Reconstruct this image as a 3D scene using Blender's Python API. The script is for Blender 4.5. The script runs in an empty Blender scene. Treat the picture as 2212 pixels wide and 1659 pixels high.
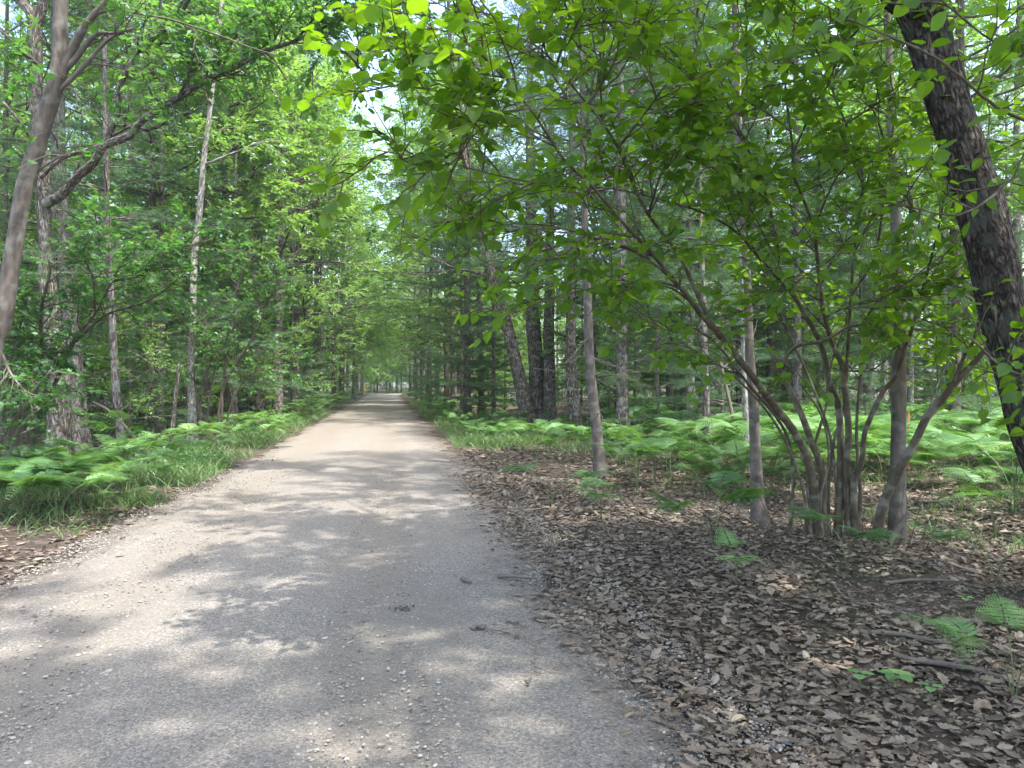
import bpy, math, random
import numpy as np
from math import pi, radians as R
S = bpy.context.scene
COL = S.collection
RNG = np.random.default_rng(7)
random.seed(7)

# ------------------------------------------------------------------ camera, sky, sun, exposure
F, CX, CY, EYE = 1580.0, 1106.0, 829.5, 1.6          # focal length and centre in units of a 2212 wide frame
cd = bpy.data.cameras.new('camera'); cam = bpy.data.objects.new('camera', cd); COL.objects.link(cam)
cd.sensor_width = 36; cd.lens = 36 * F / 2212; cd.clip_end = 2000; cd.clip_start = 0.05
cam.location = (0, 0, EYE); cam.rotation_euler = (R(90), 0, 0); S.camera = cam
SUN_EL, SUN_AZ = R(67), R(130)                        # azimuth clockwise from +Y
w = bpy.data.worlds.new('World'); S.world = w; w.use_nodes = True
nt = w.node_tree; bg = nt.nodes['Background']
sky = nt.nodes.new('ShaderNodeTexSky'); sky.sky_type = 'NISHITA'; sky.sun_disc = False
sky.sun_elevation = SUN_EL; sky.sun_rotation = SUN_AZ; sky.air_density = 1.0; sky.dust_density = 3.0; sky.ozone_density = 0.5
nt.links.new(sky.outputs[0], bg.inputs[0]); bg.inputs[1].default_value = 0.15
sl = bpy.data.lights.new('sun', 'SUN'); sl.energy = 2.0; sl.angle = R(0.6); sl.color = (1, 0.97, 0.92)
so = bpy.data.objects.new('sun', sl); COL.objects.link(so)
so.rotation_euler = (R(90) - SUN_EL, 0, pi - SUN_AZ)
S.view_settings.view_transform = 'Standard'; S.view_settings.look = 'None'; S.view_settings.gamma = 1
S.view_settings.exposure = 2.42
S.render.engine = 'CYCLES'
cy = S.cycles; cy.max_bounces = 7; cy.diffuse_bounces = 5; cy.glossy_bounces = 2; cy.transmission_bounces = 5
cy.transparent_max_bounces = 4; cy.use_denoising = True; cy.sample_clamp_indirect = 6; cy.caustics_reflective = False; cy.caustics_refractive = False

# ------------------------------------------------------------------ helpers
SH = 0.1709                                           # the road runs 9.7 degrees left of the lens axis
def bend(y): return np.where(np.asarray(y) > 95, (np.asarray(y, dtype=float) - 95) ** 2 * 0.006, 0)
def tx(t, y): return t - SH * y + bend(y)             # lateral road coordinate -> x
def xt(x, y): return x + SH * y - bend(y)
def sm(v): v = np.clip(v, 0, 1); return v * v * (3 - 2 * v)
def gz(x, y):
    x = np.asarray(x, float); y = np.asarray(y, float); t = xt(x, y)
    d = np.maximum(np.maximum(-2.6 - t, t - 1.5), 0)
    h = 0.05 * np.sin(.9 * x + 1.3) * np.cos(.7 * y) + 0.035 * np.sin(2.1 * x + .5) * np.sin(1.7 * y + 2) + 0.02 * np.sin(4.3 * x + y)
    return sm(d / 1.6) * (h + 0.03)
def P(px, py, Y): return np.array([(px - CX) / F * Y, Y, EYE - (py - CY) / F * Y])
def unit(v): v = np.asarray(v, float); return v / np.maximum(np.linalg.norm(v, axis=-1, keepdims=True), 1e-9)

class MB:
    """collects vertices, faces of any size and the point attributes bk (bark space) and tint"""
    def __init__(s): s.V = []; s.Fc = []; s.B = []; s.T = []; s.n = 0; s.M = []
    def add(s, V, faces, bk=None, tint=None, mi=0):
        V = np.asarray(V, float)
        for f in faces:
            f = np.asarray(f, np.int64)
            if len(f): s.Fc.append(f + s.n); s.M.append(np.full(len(f), mi, np.int32))
        s.V.append(V); s.n += len(V)
        s.B.append(np.zeros((len(V), 3)) if bk is None else np.asarray(bk, float))
        s.T.append(np.full(len(V), .5) if tint is None else np.asarray(tint, float))
    def mesh(s, name, mats, smooth=True, origin=None):
        me = bpy.data.meshes.new(name)
        if not s.V: return me
        V = np.concatenate(s.V)
        if origin is not None: V = V - np.asarray(origin, float)
        me.vertices.add(len(V)); me.vertices.foreach_set('co', V.astype(np.float32).ravel())
        li = np.concatenate([f.ravel() for f in s.Fc]).astype(np.int32)
        tot = np.concatenate([np.full(len(f), f.shape[1], np.int32) for f in s.Fc])
        st = np.concatenate([[0], np.cumsum(tot)[:-1]]).astype(np.int32)
        me.loops.add(len(li)); me.loops.foreach_set('vertex_index', li)
        me.polygons.add(len(tot)); me.polygons.foreach_set('loop_start', st)
        me.polygons.foreach_set('material_index', np.concatenate(s.M))
        me.polygons.foreach_set('use_smooth', np.full(len(tot), smooth))
        a = me.attributes.new('bk', 'FLOAT_VECTOR', 'POINT'); a.data.foreach_set('vector', np.concatenate(s.B).astype(np.float32).ravel())
        a = me.attributes.new('tint', 'FLOAT', 'POINT'); a.data.foreach_set('value', np.concatenate(s.T).astype(np.float32))
        me.update(calc_edges=True)
        for m in (mats if isinstance(mats, (list, tuple)) else [mats]): me.materials.append(m)
        return me

def tag(o, label=None, cat=None, group=None, kind=None):
    if label: o['label'] = label
    if cat: o['category'] = cat
    if group: o['group'] = group
    if kind: o['kind'] = kind
    return o
def empty(name, loc, rz=0, sc=1):
    o = bpy.data.objects.new(name, None); COL.objects.link(o); o.empty_display_size = .1
    o.location = [float(v) for v in loc]; o.rotation_euler = (0, 0, rz); o.scale = (sc, sc, sc); return o
def put(name, me, parent=None, loc=(0, 0, 0), rot=(0, 0, 0), sc=1):
    o = bpy.data.objects.new(name, me); COL.objects.link(o); o.parent = parent
    o.location = [float(v) for v in loc]; o.rotation_euler = rot; o.scale = (sc, sc, sc); return o
def copy_tree(o, parent=None):
    c = o.copy(); COL.objects.link(c); c.parent = parent
    for ch in o.children: copy_tree(ch, c)
    return c

def smooth_line(pts, n):
    """Catmull-Rom through rows of pts (any number of columns), n samples, even in arc length"""
    p = np.asarray(pts, float)
    if len(p) == 2: return p[0] + (p[1] - p[0]) * np.linspace(0, 1, n)[:, None]
    q = np.vstack([2 * p[0] - p[1], p, 2 * p[-1] - p[-2]])
    d = np.linalg.norm(np.diff(p[:, :3], axis=0), axis=1); cum = np.concatenate([[0], np.cumsum(d)])
    s = np.linspace(0, cum[-1], n); i = np.clip(np.searchsorted(cum, s, side='right') - 1, 0, len(p) - 2)
    t = ((s - cum[i]) / np.maximum(d[i], 1e-9))[:, None]
    a, b, c, e = q[i], q[i + 1], q[i + 2], q[i + 3]
    return .5 * (2 * b + (c - a) * t + (2 * a - 5 * b + 4 * c - e) * t ** 2 + (3 * b - a - 3 * c + e) * t ** 3)

def tube(B, pts, rad, ns=6, rough=0.0, cap=True, seed=0, mi=0, ridge=0.0):
    pts = np.asarray(pts, float); rad = np.asarray(rad, float); n = len(pts)
    d = np.gradient(pts, axis=0); d = unit(d)
    ref = np.array([0, 1, 0.]) if abs(d[0][1]) < .8 else np.array([1, 0, 0.])
    U = np.zeros((n, 3)); u = unit(np.cross(d[0], ref))
    for i in range(n):
        u = u - d[i] * np.dot(u, d[i]); u = u / max(np.linalg.norm(u), 1e-9); U[i] = u
    W = np.cross(d, U)
    a = np.arange(ns) / ns * 2 * pi
    L = np.concatenate([[0], np.cumsum(np.linalg.norm(np.diff(pts, axis=0), axis=1))])
    rr = np.repeat(rad[:, None], ns, 1)
    if rough:
        rr = rr * (1 + rough * (np.sin(3 * a[None] + 1.7 * L[:, None] + seed) + .7 * np.sin(5 * a[None] - 2.3 * L[:, None] + 2 * seed) + .6 * np.sin(2 * a[None] + 5.1 * L[:, None])))
    if ridge:
        A_, L_ = a[None], L[:, None]; v = np.sin(9 * A_ + 2.2 * np.sin(1.9 * L_ + seed) + 1.2 * np.sin(6.1 * L_ + 2 * A_)); q_ = np.sin(14 * A_ - 1.9 * np.sin(3.3 * L_ + 1) + 1.5 * np.sin(9.7 * L_ - 3 * A_)); k_ = np.sin(5 * A_ + 17 * L_ + 2 * np.sin(4 * A_ + 3 * L_))
        rr = rr * (1 - ridge * ((1 - np.abs(v)) ** 2 + .7 * (1 - np.abs(q_)) ** 2 + .25 * k_))
    V = pts[:, None] + rr[..., None] * (np.cos(a)[None, :, None] * U[:, None] + np.sin(a)[None, :, None] * W[:, None])
    rm = max(rad.mean(), .004)
    bk = np.stack([np.repeat((np.cos(a) * rm)[None], n, 0), np.repeat((np.sin(a) * rm)[None], n, 0), np.repeat(L[:, None], ns, 1)], -1)
    bk = bk + np.array([seed * 1.37 % 9, seed * .71 % 7, 0])
    i = np.arange(n - 1)[:, None] * ns; j = np.arange(ns)[None]; k = (j + 1) % ns
    q = np.stack([i + j, i + k, i + ns + k, i + ns + j], -1).reshape(-1, 4)
    fs = [q]
    if cap: fs.append(np.arange(ns)[None] + (n - 1) * ns)
    B.add(V.reshape(-1, 3), fs, bk.reshape(-1, 3), mi=mi)

# leaf templates: x along the leaf, y across, z out of it
def T_ovate():
    mx = [0, .2, .45, .75, 1]; V = [(x, 0, -.16 * x * x) for x in mx]
    wd = [.30, .43, .31]
    for sg in (1, -1):
        for x, ww in zip(mx[1:4], wd): V.append((x, sg * ww, .07 - .2 * x * x))
    q = []; t = []
    for b, sg in ((5, 1), (8, -1)):
        t.append((0, 1, b) if sg < 0 else (0, b, 1))
        for k in (0, 1):
            f = (1 + k, 2 + k, b + k + 1, b + k); q.append(f if sg < 0 else f[::-1])
        t.append((3, 4, b + 2) if sg < 0 else (3, b + 2, 4))
    return np.array(V), [np.array(q), np.array(t)]
def T_kite():
    V = np.array([(0, 0, 0), (.45, .3, .06), (1, 0, -.1), (.45, -.3, .06)]); return V, [np.array([(0, 3, 2, 1)])]
def T_oak(curl=0.0, wide=1.0, cut=1.0):
    up = [(.0, .02), (.10, .06), (.17, .17), (.24, .19), (.28, .11), (.36, .25), (.44, .34), (.50, .30), (.52, .14), (.60, .27), (.69, .31), (.74, .25), (.75, .13), (.84, .17), (.92, .13), (1, 0)]
    mid = np.interp([x for x, _ in up], [0, .2, .5, .7, .9, 1], [.02, .17, .3, .28, .15, 0])
    V = [(0, 0, 0)] + [(x, (y * cut + m * (1 - cut)) * wide, 0) for (x, y), m in zip(up, mid)] + [(x, -(y * cut + m * (1 - cut)) * wide, 0) for (x, y), m in zip(up[:-1], mid)]
    V = np.array(V); n = len(up)
    V[:, 2] = .25 * np.abs(V[:, 1]) + curl * (V[:, 0] - .5) ** 2 + curl * .9 * V[:, 1] ** 2 - .1 * V[:, 0] ** 2
    return V, [np.array([[0] + list(range(1, n + 1))])[:, ::-1], np.array([[0] + list(range(n + 1, 2 * n)) + [n]])]
def T_maple():
    an = np.array([150, 128, 110, 78, 58, 42, 24, 12, 0]); rr = np.array([.35, .22, .50, .26, .66, .34, .55, .38, .85])
    c = np.array([.28, 0]); pts = [(0.02, .03)] + [(c[0] + r * math.cos(R(a)), r * math.sin(R(a))) for a, r in zip(an, rr)]
    V = [(0, 0, 0)] + [(x, y, .18 * abs(y) - .15 * x * x) for x, y in pts] + [(x, -y, .18 * abs(y) - .15 * x * x) for x, y in pts[:-1]]
    n = len(pts)
    return np.array(V), [np.array([[0] + list(range(1, n + 1))])[:, ::-1], np.array([[0] + list(range(n + 1, 2 * n)) + [n]])]
OVATE, KITE, OAK, MAPLE = T_ovate(), T_kite(), T_oak(), T_maple()
def scatter(B, T, pos, dr, nr, size, tint=None, wid=None):
    """one copy of leaf template T per row"""
    pos = np.asarray(pos, float)
    if len(pos) == 0: return
    dr = unit(dr); nr = np.asarray(nr, float); nr = unit(nr - dr * (nr * dr).sum(-1, keepdims=True)); sd = np.cross(nr, dr)
    V, fs = T; n, k = len(pos), len(V); size = np.broadcast_to(size, (n,))[:, None, None]
    wv = 1.0 if wid is None else np.asarray(wid)[:, None, None]
    W = pos[:, None] + size * (V[None, :, 0:1] * dr[:, None] + wv * V[None, :, 1:2] * sd[:, None] + V[None, :, 2:3] * nr[:, None])
    off = (np.arange(n) * k)[:, None, None]
    tint = RNG.random(n) if tint is None else tint
    B.add(W.reshape(-1, 3), [(f[None] + off).reshape(-1, f.shape[1]) for f in fs], tint=np.repeat(tint, k))

# ------------------------------------------------------------------ materials
def new_mat(name):
    m = bpy.data.materials.new(name); m.use_nodes = True; n = m.node_tree.nodes; n.clear(); return m, n, m.node_tree.links
def ramp(n, stops, interp='LINEAR'):
    r = n.new('ShaderNodeValToRGB'); e = r.color_ramp.elements; r.color_ramp.interpolation = interp
    while len(e) < len(stops): e.new(.5)
    for k, (p, c) in enumerate(stops): e[k].position = p; e[k].color = (*c, 1)
    return r
def leaf_mat(name, cols, tr=.45, trcol=1.5, warm=(1.15, 1.1, .5), gloss=.05, rough=.5):
    """cols: three greens from dark to light; leaves pass light through"""
    m, n, l = new_mat(name); out = n.new('ShaderNodeOutputMaterial')
    at = n.new('ShaderNodeAttribute'); at.attribute_name = 'tint'
    oi = n.new('ShaderNodeObjectInfo')
    ad = n.new('ShaderNodeMath'); ad.operation = 'MULTIPLY_ADD'; ad.inputs[1].default_value = .65
    mu = n.new('ShaderNodeMath'); mu.operation = 'MULTIPLY'; mu.inputs[1].default_value = .35
    l.new(oi.outputs['Random'], mu.inputs[0]); l.new(at.outputs['Fac'], ad.inputs[0]); l.new(mu.outputs[0], ad.inputs[2])
    r = ramp(n, [(0, cols[0]), (.5, cols[1]), (1, cols[2])]); l.new(ad.outputs[0], r.inputs[0])
    d = n.new('ShaderNodeBsdfDiffuse'); l.new(r.outputs[0], d.inputs[0])
    t = n.new('ShaderNodeBsdfTranslucent'); v = n.new('ShaderNodeVectorMath'); v.operation = 'MULTIPLY'
    v.inputs[1].default_value = tuple(trcol * c for c in warm); l.new(r.outputs[0], v.inputs[0]); l.new(v.outputs[0], t.inputs[0])
    mx = n.new('ShaderNodeMixShader'); mx.inputs[0].default_value = tr; l.new(d.outputs[0], mx.inputs[1]); l.new(t.outputs[0], mx.inputs[2])
    g = n.new('ShaderNodeBsdfGlossy'); g.inputs['Roughness'].default_value = rough; g.inputs[0].default_value = (.8, .9, .85, 1)
    m2 = n.new('ShaderNodeMixShader'); m2.inputs[0].default_value = gloss; l.new(mx.outputs[0], m2.inputs[1]); l.new(g.outputs[0], m2.inputs[2])
    l.new(m2.outputs[0], out.inputs[0]); return m
def bark_mat(name, dark, mid, light, around=22, along=4, bump=.6, lichen=None, bdist=.02, smooth_rings=False):
    m, n, l = new_mat(name); out = n.new('ShaderNodeOutputMaterial'); b = n.new('ShaderNodeBsdfPrincipled'); b.inputs['Roughness'].default_value = .9
    b.inputs['Specular IOR Level'].default_value = .2
    at = n.new('ShaderNodeAttribute'); at.attribute_name = 'bk'
    mp = n.new('ShaderNodeMapping'); mp.inputs['Scale'].default_value = (around, around, along); l.new(at.outputs['Vector'], mp.inputs[0])
    no = n.new('ShaderNodeTexNoise'); no.inputs['Scale'].default_value = 1; no.inputs['Detail'].default_value = 6; no.inputs['Roughness'].default_value = .55; no.inputs['Distortion'].default_value = .3
    l.new(mp.outputs[0], no.inputs['Vector'])
    rd = n.new('ShaderNodeMath'); rd.operation = 'SUBTRACT'; rd.inputs[1].default_value = .5; l.new(no.outputs['Fac'], rd.inputs[0])
    ra = n.new('ShaderNodeMath'); ra.operation = 'ABSOLUTE'; l.new(rd.outputs[0], ra.inputs[0])
    mr = n.new('ShaderNodeMapRange'); mr.inputs['From Max'].default_value = .16; l.new(ra.outputs[0], mr.inputs['Value'])
    src = no.outputs['Fac'] if smooth_rings else mr.outputs[0]
    r = ramp(n, [(.0 if not smooth_rings else .25, dark), (.45 if not smooth_rings else .5, mid), (1 if not smooth_rings else .75, light)]); l.new(src, r.inputs[0])
    colr = r.outputs[0]
    if lichen:
        n2 = n.new('ShaderNodeTexNoise'); n2.inputs['Scale'].default_value = 7; n2.inputs['Detail'].default_value = 5; l.new(at.outputs['Vector'], n2.inputs['Vector'])
        r2 = ramp(n, [(.52, (0, 0, 0)), (.66, (.8, .8, .8))]); l.new(n2.outputs['Fac'], r2.inputs[0])
        mc = n.new('ShaderNodeMixRGB'); mc.inputs[2].default_value = (*lichen, 1); l.new(r2.outputs[0], mc.inputs[0]); l.new(colr, mc.inputs[1]); colr = mc.outputs[0]
    l.new(colr, b.inputs['Base Color'])
    bp = n.new('ShaderNodeBump'); bp.inputs['Strength'].default_value = bump; bp.inputs['Distance'].default_value = bdist; l.new(src, bp.inputs['Height']); l.new(bp.outputs[0], b.inputs['Normal'])
    l.new(b.outputs[0], out.inputs[0]); return m
def plain(name, col, rough=.6):
    m, n, l = new_mat(name); out = n.new('ShaderNodeOutputMaterial'); b = n.new('ShaderNodeBsdfPrincipled'); b.inputs['Roughness'].default_value = rough
    no = n.new('ShaderNodeTexNoise'); no.inputs['Scale'].default_value = 9; no.inputs['Detail'].default_value = 4
    tc = n.new('ShaderNodeTexCoord'); l.new(tc.outputs['Object'], no.inputs['Vector'])
    r = ramp(n, [(.3, tuple(c * .75 for c in col)), (.7, col)]); l.new(no.outputs['Fac'], r.inputs[0]); l.new(r.outputs[0], b.inputs['Base Color']); l.new(b.outputs[0], out.inputs[0]); return m

M = {}
M['oakbark'] = bark_mat('oak_bark', (.035, .028, .024), (.15, .125, .105), (.30, .265, .23), 28, 5, .9, (.27, .28, .24), .03)
M['shadebark'] = bark_mat('shaded_oak_bark', (.018, .015, .012), (.10, .083, .068), (.20, .172, .145), 34, 9, 1.0, (.12, .125, .105), .03)  # furrowed oak bark, colour darkened for the shade on the right-edge trunk
M['palesunbark'] = bark_mat('pale_sunlit_bark', (.10, .09, .08), (.34, .31, .27), (.50, .47, .42), 30, 6, .6, (.42, .43, .38), .015)  # pale bark, with sunlight on the trunks partly put into its colour
M['pinebark'] = bark_mat('pine_bark', (.05, .042, .038), (.17, .145, .128), (.29, .255, .23), 26, 5, .8, (.25, .26, .23), .02)
M['smoothbark'] = bark_mat('smooth_bark', (.065, .054, .046), (.125, .105, .09), (.20, .175, .15), 22, 6, .5, (.21, .205, .175), .008, True)
M['hazelbark'] = bark_mat('hazel_bark', (.05, .041, .028), (.108, .089, .062), (.185, .155, .115), 24, 9, .7, (.24, .23, .19), .01, True)
M['twigbark'] = bark_mat('twig_bark', (.04, .034, .028), (.095, .078, .062), (.16, .135, .11), 30, 10, .3, None, .004, True)
M['deadwood'] = bark_mat('dead_wood', (.07, .06, .05), (.145, .122, .10), (.24, .21, .18), 30, 5, .5, None, .008, True)
M['oakleaf'] = leaf_mat('oak_leaf', [(.04, .105, .024), (.068, .17, .035), (.11, .235, .05)], .5, 1.7, (1.1, 1.1, .55))
M['farleaf'] = leaf_mat('far_leaf', [(.08, .165, .04), (.132, .24, .055), (.195, .31, .075)], .52, 1.75, (1.1, 1.1, .65))
M['hazelleaf'] = leaf_mat('hazel_leaf', [(.054, .12, .012), (.08, .165, .015), (.118, .208, .02)], .58, 2.1, (1.15, 1.1, .28), .035)
M['mapleleaf'] = leaf_mat('understory_leaf', [(.035, .10, .03), (.055, .15, .036), (.10, .22, .05)], .5, 1.75, (1.1, 1.1, .5))
M['needle'] = leaf_mat('pine_needle', [(.06, .13, .055), (.09, .18, .075), (.14, .24, .10)], .32, 1.35, (1, 1.05, .8), .03)
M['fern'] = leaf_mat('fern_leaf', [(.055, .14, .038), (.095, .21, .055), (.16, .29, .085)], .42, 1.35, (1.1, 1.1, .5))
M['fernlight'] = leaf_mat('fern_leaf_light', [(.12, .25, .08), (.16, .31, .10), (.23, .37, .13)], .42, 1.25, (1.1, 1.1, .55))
M['grass'] = leaf_mat('grass_blade', [(.07, .14, .04), (.10, .20, .05), (.22, .26, .11)], .4, 1.3, (1.1, 1.1, .6))
M['litter'] = leaf_mat('dead_leaf', [(.078, .055, .039), (.172, .13, .096), (.33, .268, .208)], .1, 1.0, (1.1, .95, .7), .05)
M['stalk'] = plain('green_stalk', (.10, .14, .05)); M['orange'] = plain('orange_stake', (.42, .13, .06)); M['white'] = plain('white_paint', (.78, .78, .76))
M['yellow'] = plain('yellow_paint', (.75, .42, .03)); M['blue'] = plain('blue_paint', (.05, .18, .5)); M['dark'] = plain('dark_dung', (.09, .075, .06), .95)

def stone_mat():
    m, n, l = new_mat('pebble'); out = n.new('ShaderNodeOutputMaterial'); b = n.new('ShaderNodeBsdfPrincipled'); b.inputs['Roughness'].default_value = .8
    at = n.new('ShaderNodeAttribute'); at.attribute_name = 'tint'
    r = ramp(n, [(0, (.07, .072, .075)), (.12, (.15, .14, .128)), (.5, (.25, .23, .20)), (.85, (.31, .285, .25)), (1, (.42, .395, .35))]); l.new(at.outputs['Fac'], r.inputs[0])
    l.new(r.outputs[0], b.inputs['Base Color']); l.new(b.outputs[0], out.inputs[0]); return m
M['stone'] = stone_mat()

def N(n, l, tc, scale, detail=6, rough=.6, sc3=None):
    no = n.new('ShaderNodeTexNoise'); no.inputs['Scale'].default_value = scale; no.inputs['Detail'].default_value = detail; no.inputs['Roughness'].default_value = rough
    if sc3:
        mp = n.new('ShaderNodeMapping'); mp.inputs['Scale'].default_value = sc3; l.new(tc, mp.inputs[0]); tc = mp.outputs[0]
    l.new(tc, no.inputs['Vector']); return no.outputs['Fac']
def MIX(n, l, fac, a, b, mode='MIX'):
    m = n.new('ShaderNodeMixRGB'); m.blend_type = mode
    for k, v in ((0, fac), (1, a), (2, b)):
        if isinstance(v, (int, float)): m.inputs[k].default_value = v
        elif isinstance(v, tuple): m.inputs[k].default_value = (*v, 1)
        else: l.new(v, m.inputs[k])
    return m.outputs[0]
def RNGMAP(n, l, v, a, b, c=0, d=1):
    m = n.new('ShaderNodeMapRange'); m.inputs['From Min'].default_value = a; m.inputs['From Max'].default_value = b; m.inputs['To Min'].default_value = c; m.inputs['To Max'].default_value = d
    l.new(v, m.inputs['Value']); return m.outputs[0]
def MATH(n, l, op, a, b=None, c=None):
    m = n.new('ShaderNodeMath'); m.operation = op
    for k, v in enumerate((a, b, c)):
        if v is None: continue
        if isinstance(v, (int, float)): m.inputs[k].default_value = v
        else: l.new(v, m.inputs[k])
    return m.outputs[0]
def road_mat():
    m, n, l = new_mat('gravel'); out = n.new('ShaderNodeOutputMaterial'); b = n.new('ShaderNodeBsdfPrincipled'); b.inputs['Roughness'].default_value = .92; b.inputs['Specular IOR Level'].default_value = .25
    tc = n.new('ShaderNodeTexCoord').outputs['Object']; at = n.new('ShaderNodeAttribute'); at.attribute_name = 'tint'; t = at.outputs['Fac']   # tint holds the lateral position in metres
    tn = MATH(n, l, 'MULTIPLY_ADD', MATH(n, l, 'SUBTRACT', N(n, l, tc, .6, 3), .5), 1.3, t)
    def track(c, wd): return RNGMAP(n, l, MATH(n, l, 'ABSOLUTE', MATH(n, l, 'SUBTRACT', tn, c)), wd, wd * .3)
    tr = MATH(n, l, 'MAXIMUM', track(-.05, .62), track(-1.95, .7))
    grit = ramp(n, [(.25, (.22, .205, .19)), (.5, (.36, .335, .305)), (.75, (.50, .475, .44))]); l.new(N(n, l, tc, 70, 8, .8), grit.inputs[0])
    vo = n.new('ShaderNodeTexVoronoi'); vo.inputs['Scale'].default_value = 95; l.new(tc, vo.inputs['Vector'])
    sep = n.new('ShaderNodeSeparateColor'); l.new(vo.outputs['Color'], sep.inputs[0])
    peb = ramp(n, [(0, (.10, .10, .10)), (.25, (.27, .255, .235)), (.7, (.42, .395, .36)), (1, (.68, .65, .61))]); l.new(sep.outputs[0], peb.inputs[0])
    grav = MIX(n, l, .6, grit.outputs[0], peb.outputs[0])
    sand = ramp(n, [(.3, (.27, .242, .205)), (.55, (.345, .312, .268)), (.8, (.43, .395, .35))]); l.new(N(n, l, tc, 45, 8, .7), sand.inputs[0])
    base = MIX(n, l, MATH(n, l, 'MULTIPLY', tr, .55), grav, sand.outputs[0])
    rust = RNGMAP(n, l, N(n, l, tc, .9, 4), .55, .72, 0, .22)
    base = MIX(n, l, rust, base, MIX(n, l, .5, sand.outputs[0], (.38, .29, .21)))
    # worn, dirty edge
    ed = MATH(n, l, 'MAXIMUM', RNGMAP(n, l, tn, .7, 1.6), RNGMAP(n, l, tn, -2.45, -3.0))
    edn = MATH(n, l, 'MULTIPLY', ed, RNGMAP(n, l, N(n, l, tc, 7, 6, .7), .36, .56))
    base = MIX(n, l, MATH(n, l, 'MULTIPLY', edn, .9), base, (.115, .085, .066))
    base = MIX(n, l, 1.0, base, (.585, .56, .525), 'MULTIPLY')
    l.new(base, b.inputs['Base Color'])
    hgt = MATH(n, l, 'ADD', N(n, l, tc, 55, 8, .75), MATH(n, l, 'MULTIPLY', vo.outputs['Distance'], -.8))
    bp = n.new('ShaderNodeBump'); bp.inputs['Strength'].default_value = .8; bp.inputs['Distance'].default_value = .012; l.new(hgt, bp.inputs['Height']); l.new(bp.outputs[0], b.inputs['Normal'])
    l.new(b.outputs[0], out.inputs[0]); return m
def ground_mat():
    m, n, l = new_mat('forest_floor'); out = n.new('ShaderNodeOutputMaterial'); b = n.new('ShaderNodeBsdfPrincipled'); b.inputs['Roughness'].default_value = .95; b.inputs['Specular IOR Level'].default_value = .15
    tc = n.new('ShaderNodeTexCoord').outputs['Object']
    c = ramp(n, [(.3, (.028, .02, .016)), (.5, (.07, .053, .042)), (.7, (.13, .105, .085))]); l.new(N(n, l, tc, 22, 8, .75), c.inputs[0])
    vo = n.new('ShaderNodeTexVoronoi'); vo.inputs['Scale'].default_value = 14; l.new(tc, vo.inputs['Vector'])
    sep = n.new('ShaderNodeSeparateColor'); l.new(vo.outputs['Color'], sep.inputs[0])
    c2 = ramp(n, [(0, (.04, .03, .023)), (.6, (.09, .07, .056)), (1, (.17, .14, .115))]); l.new(sep.outputs[0], c2.inputs[0])
    base = MIX(n, l, .5, c.outputs[0], c2.outputs[0])
    gr = RNGMAP(n, l, N(n, l, tc, .5, 5), .5, .65, 0, .55); base = MIX(n, l, gr, base, (.07, .085, .035))
    l.new(base, b.inputs['Base Color'])
    bp = n.new('ShaderNodeBump'); bp.inputs['Strength'].default_value = 1; bp.inputs['Distance'].default_value = .03; l.new(N(n, l, tc, 25, 8, .75), bp.inputs['Height']); l.new(bp.outputs[0], b.inputs['Normal'])
    l.new(b.outputs[0], out.inputs[0]); return m
M['road'] = road_mat(); M['ground'] = ground_mat()

# ------------------------------------------------------------------ ground and road
def grid(B, X, Y, Z, tint=None):
    a, b = X.shape; i = np.arange(a * b).reshape(a, b)
    q = np.stack([i[:-1, :-1], i[:-1, 1:], i[1:, 1:], i[1:, :-1]], -1).reshape(-1, 4)
    B.add(np.stack([X, Y, Z], -1).reshape(-1, 3), [q], tint=None if tint is None else tint.ravel())
ys = np.concatenate([np.arange(-40, 0, 4), np.arange(0, 20, .25), np.arange(20, 60, 1), np.arange(60, 160, 4), np.geomspace(160, 900, 14)])
ts = np.concatenate([-np.geomspace(700, 14, 14), np.arange(-13, 15, .25), np.geomspace(16, 700, 14)])
Yg, Tg = np.meshgrid(ys, ts, indexing='ij'); Xg = Tg - SH * np.minimum(Yg, 200) + bend(np.minimum(Yg, 160))
B = MB(); grid(B, Xg, Yg, gz(Xg, Yg) * (np.abs(Tg) < 60))
tag(put('ground', B.mesh('ground', M['ground'])), 'brown forest floor on both sides of the gravel road', 'ground', kind='structure')
yr = np.concatenate([np.arange(-8, 0, .5), np.arange(0, 16, .06), np.arange(16, 50, .25), np.arange(50, 165, 1.5)])
u = np.linspace(0, 1, 64)
def wob(y, k): return .10 * np.sin(1.1 * y + k) + .07 * np.sin(2.7 * y + 2 * k) + .05 * np.sin(6.1 * y + 3 * k) + .03 * np.sin(14.3 * y + k) + .02 * np.sin(31 * y + k)
eL = -2.85 + wob(yr, 1.3) - .35 * np.exp(-((yr - 4) / 3.5) ** 2); eR = 1.58 + 1.5 * wob(yr, 4.1) - .25 * np.exp(-((yr - 3) / 2) ** 2)
Tr = eL[:, None] + (eR - eL)[:, None] * u[None]; Yr = np.repeat(yr[:, None], 64, 1); Xr = tx(Tr, Yr)
Zr = .01 + .028 * sm(np.minimum(u, 1 - u) * 9)[None] - .024 * np.exp(-((Tr + .05) / .4) ** 2) - .024 * np.exp(-((Tr + 1.95) / .45) ** 2) + .006 * np.sin(3.1 * Xr) * np.sin(2.3 * Yr)
Zr = np.maximum(Zr, gz(Xr, Yr) + .008)
B = MB(); grid(B, Xr, Yr, Zr, Tr)
tag(put('road', B.mesh('road', M['road'])), 'pale gravel road running straight into the wood', 'road', kind='structure')
def rz(x, y):                                           # height of whatever surface is there
    t = xt(x, y); return np.where((t > -2.75) & (t < 1.55), .034, gz(x, y))

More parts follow.
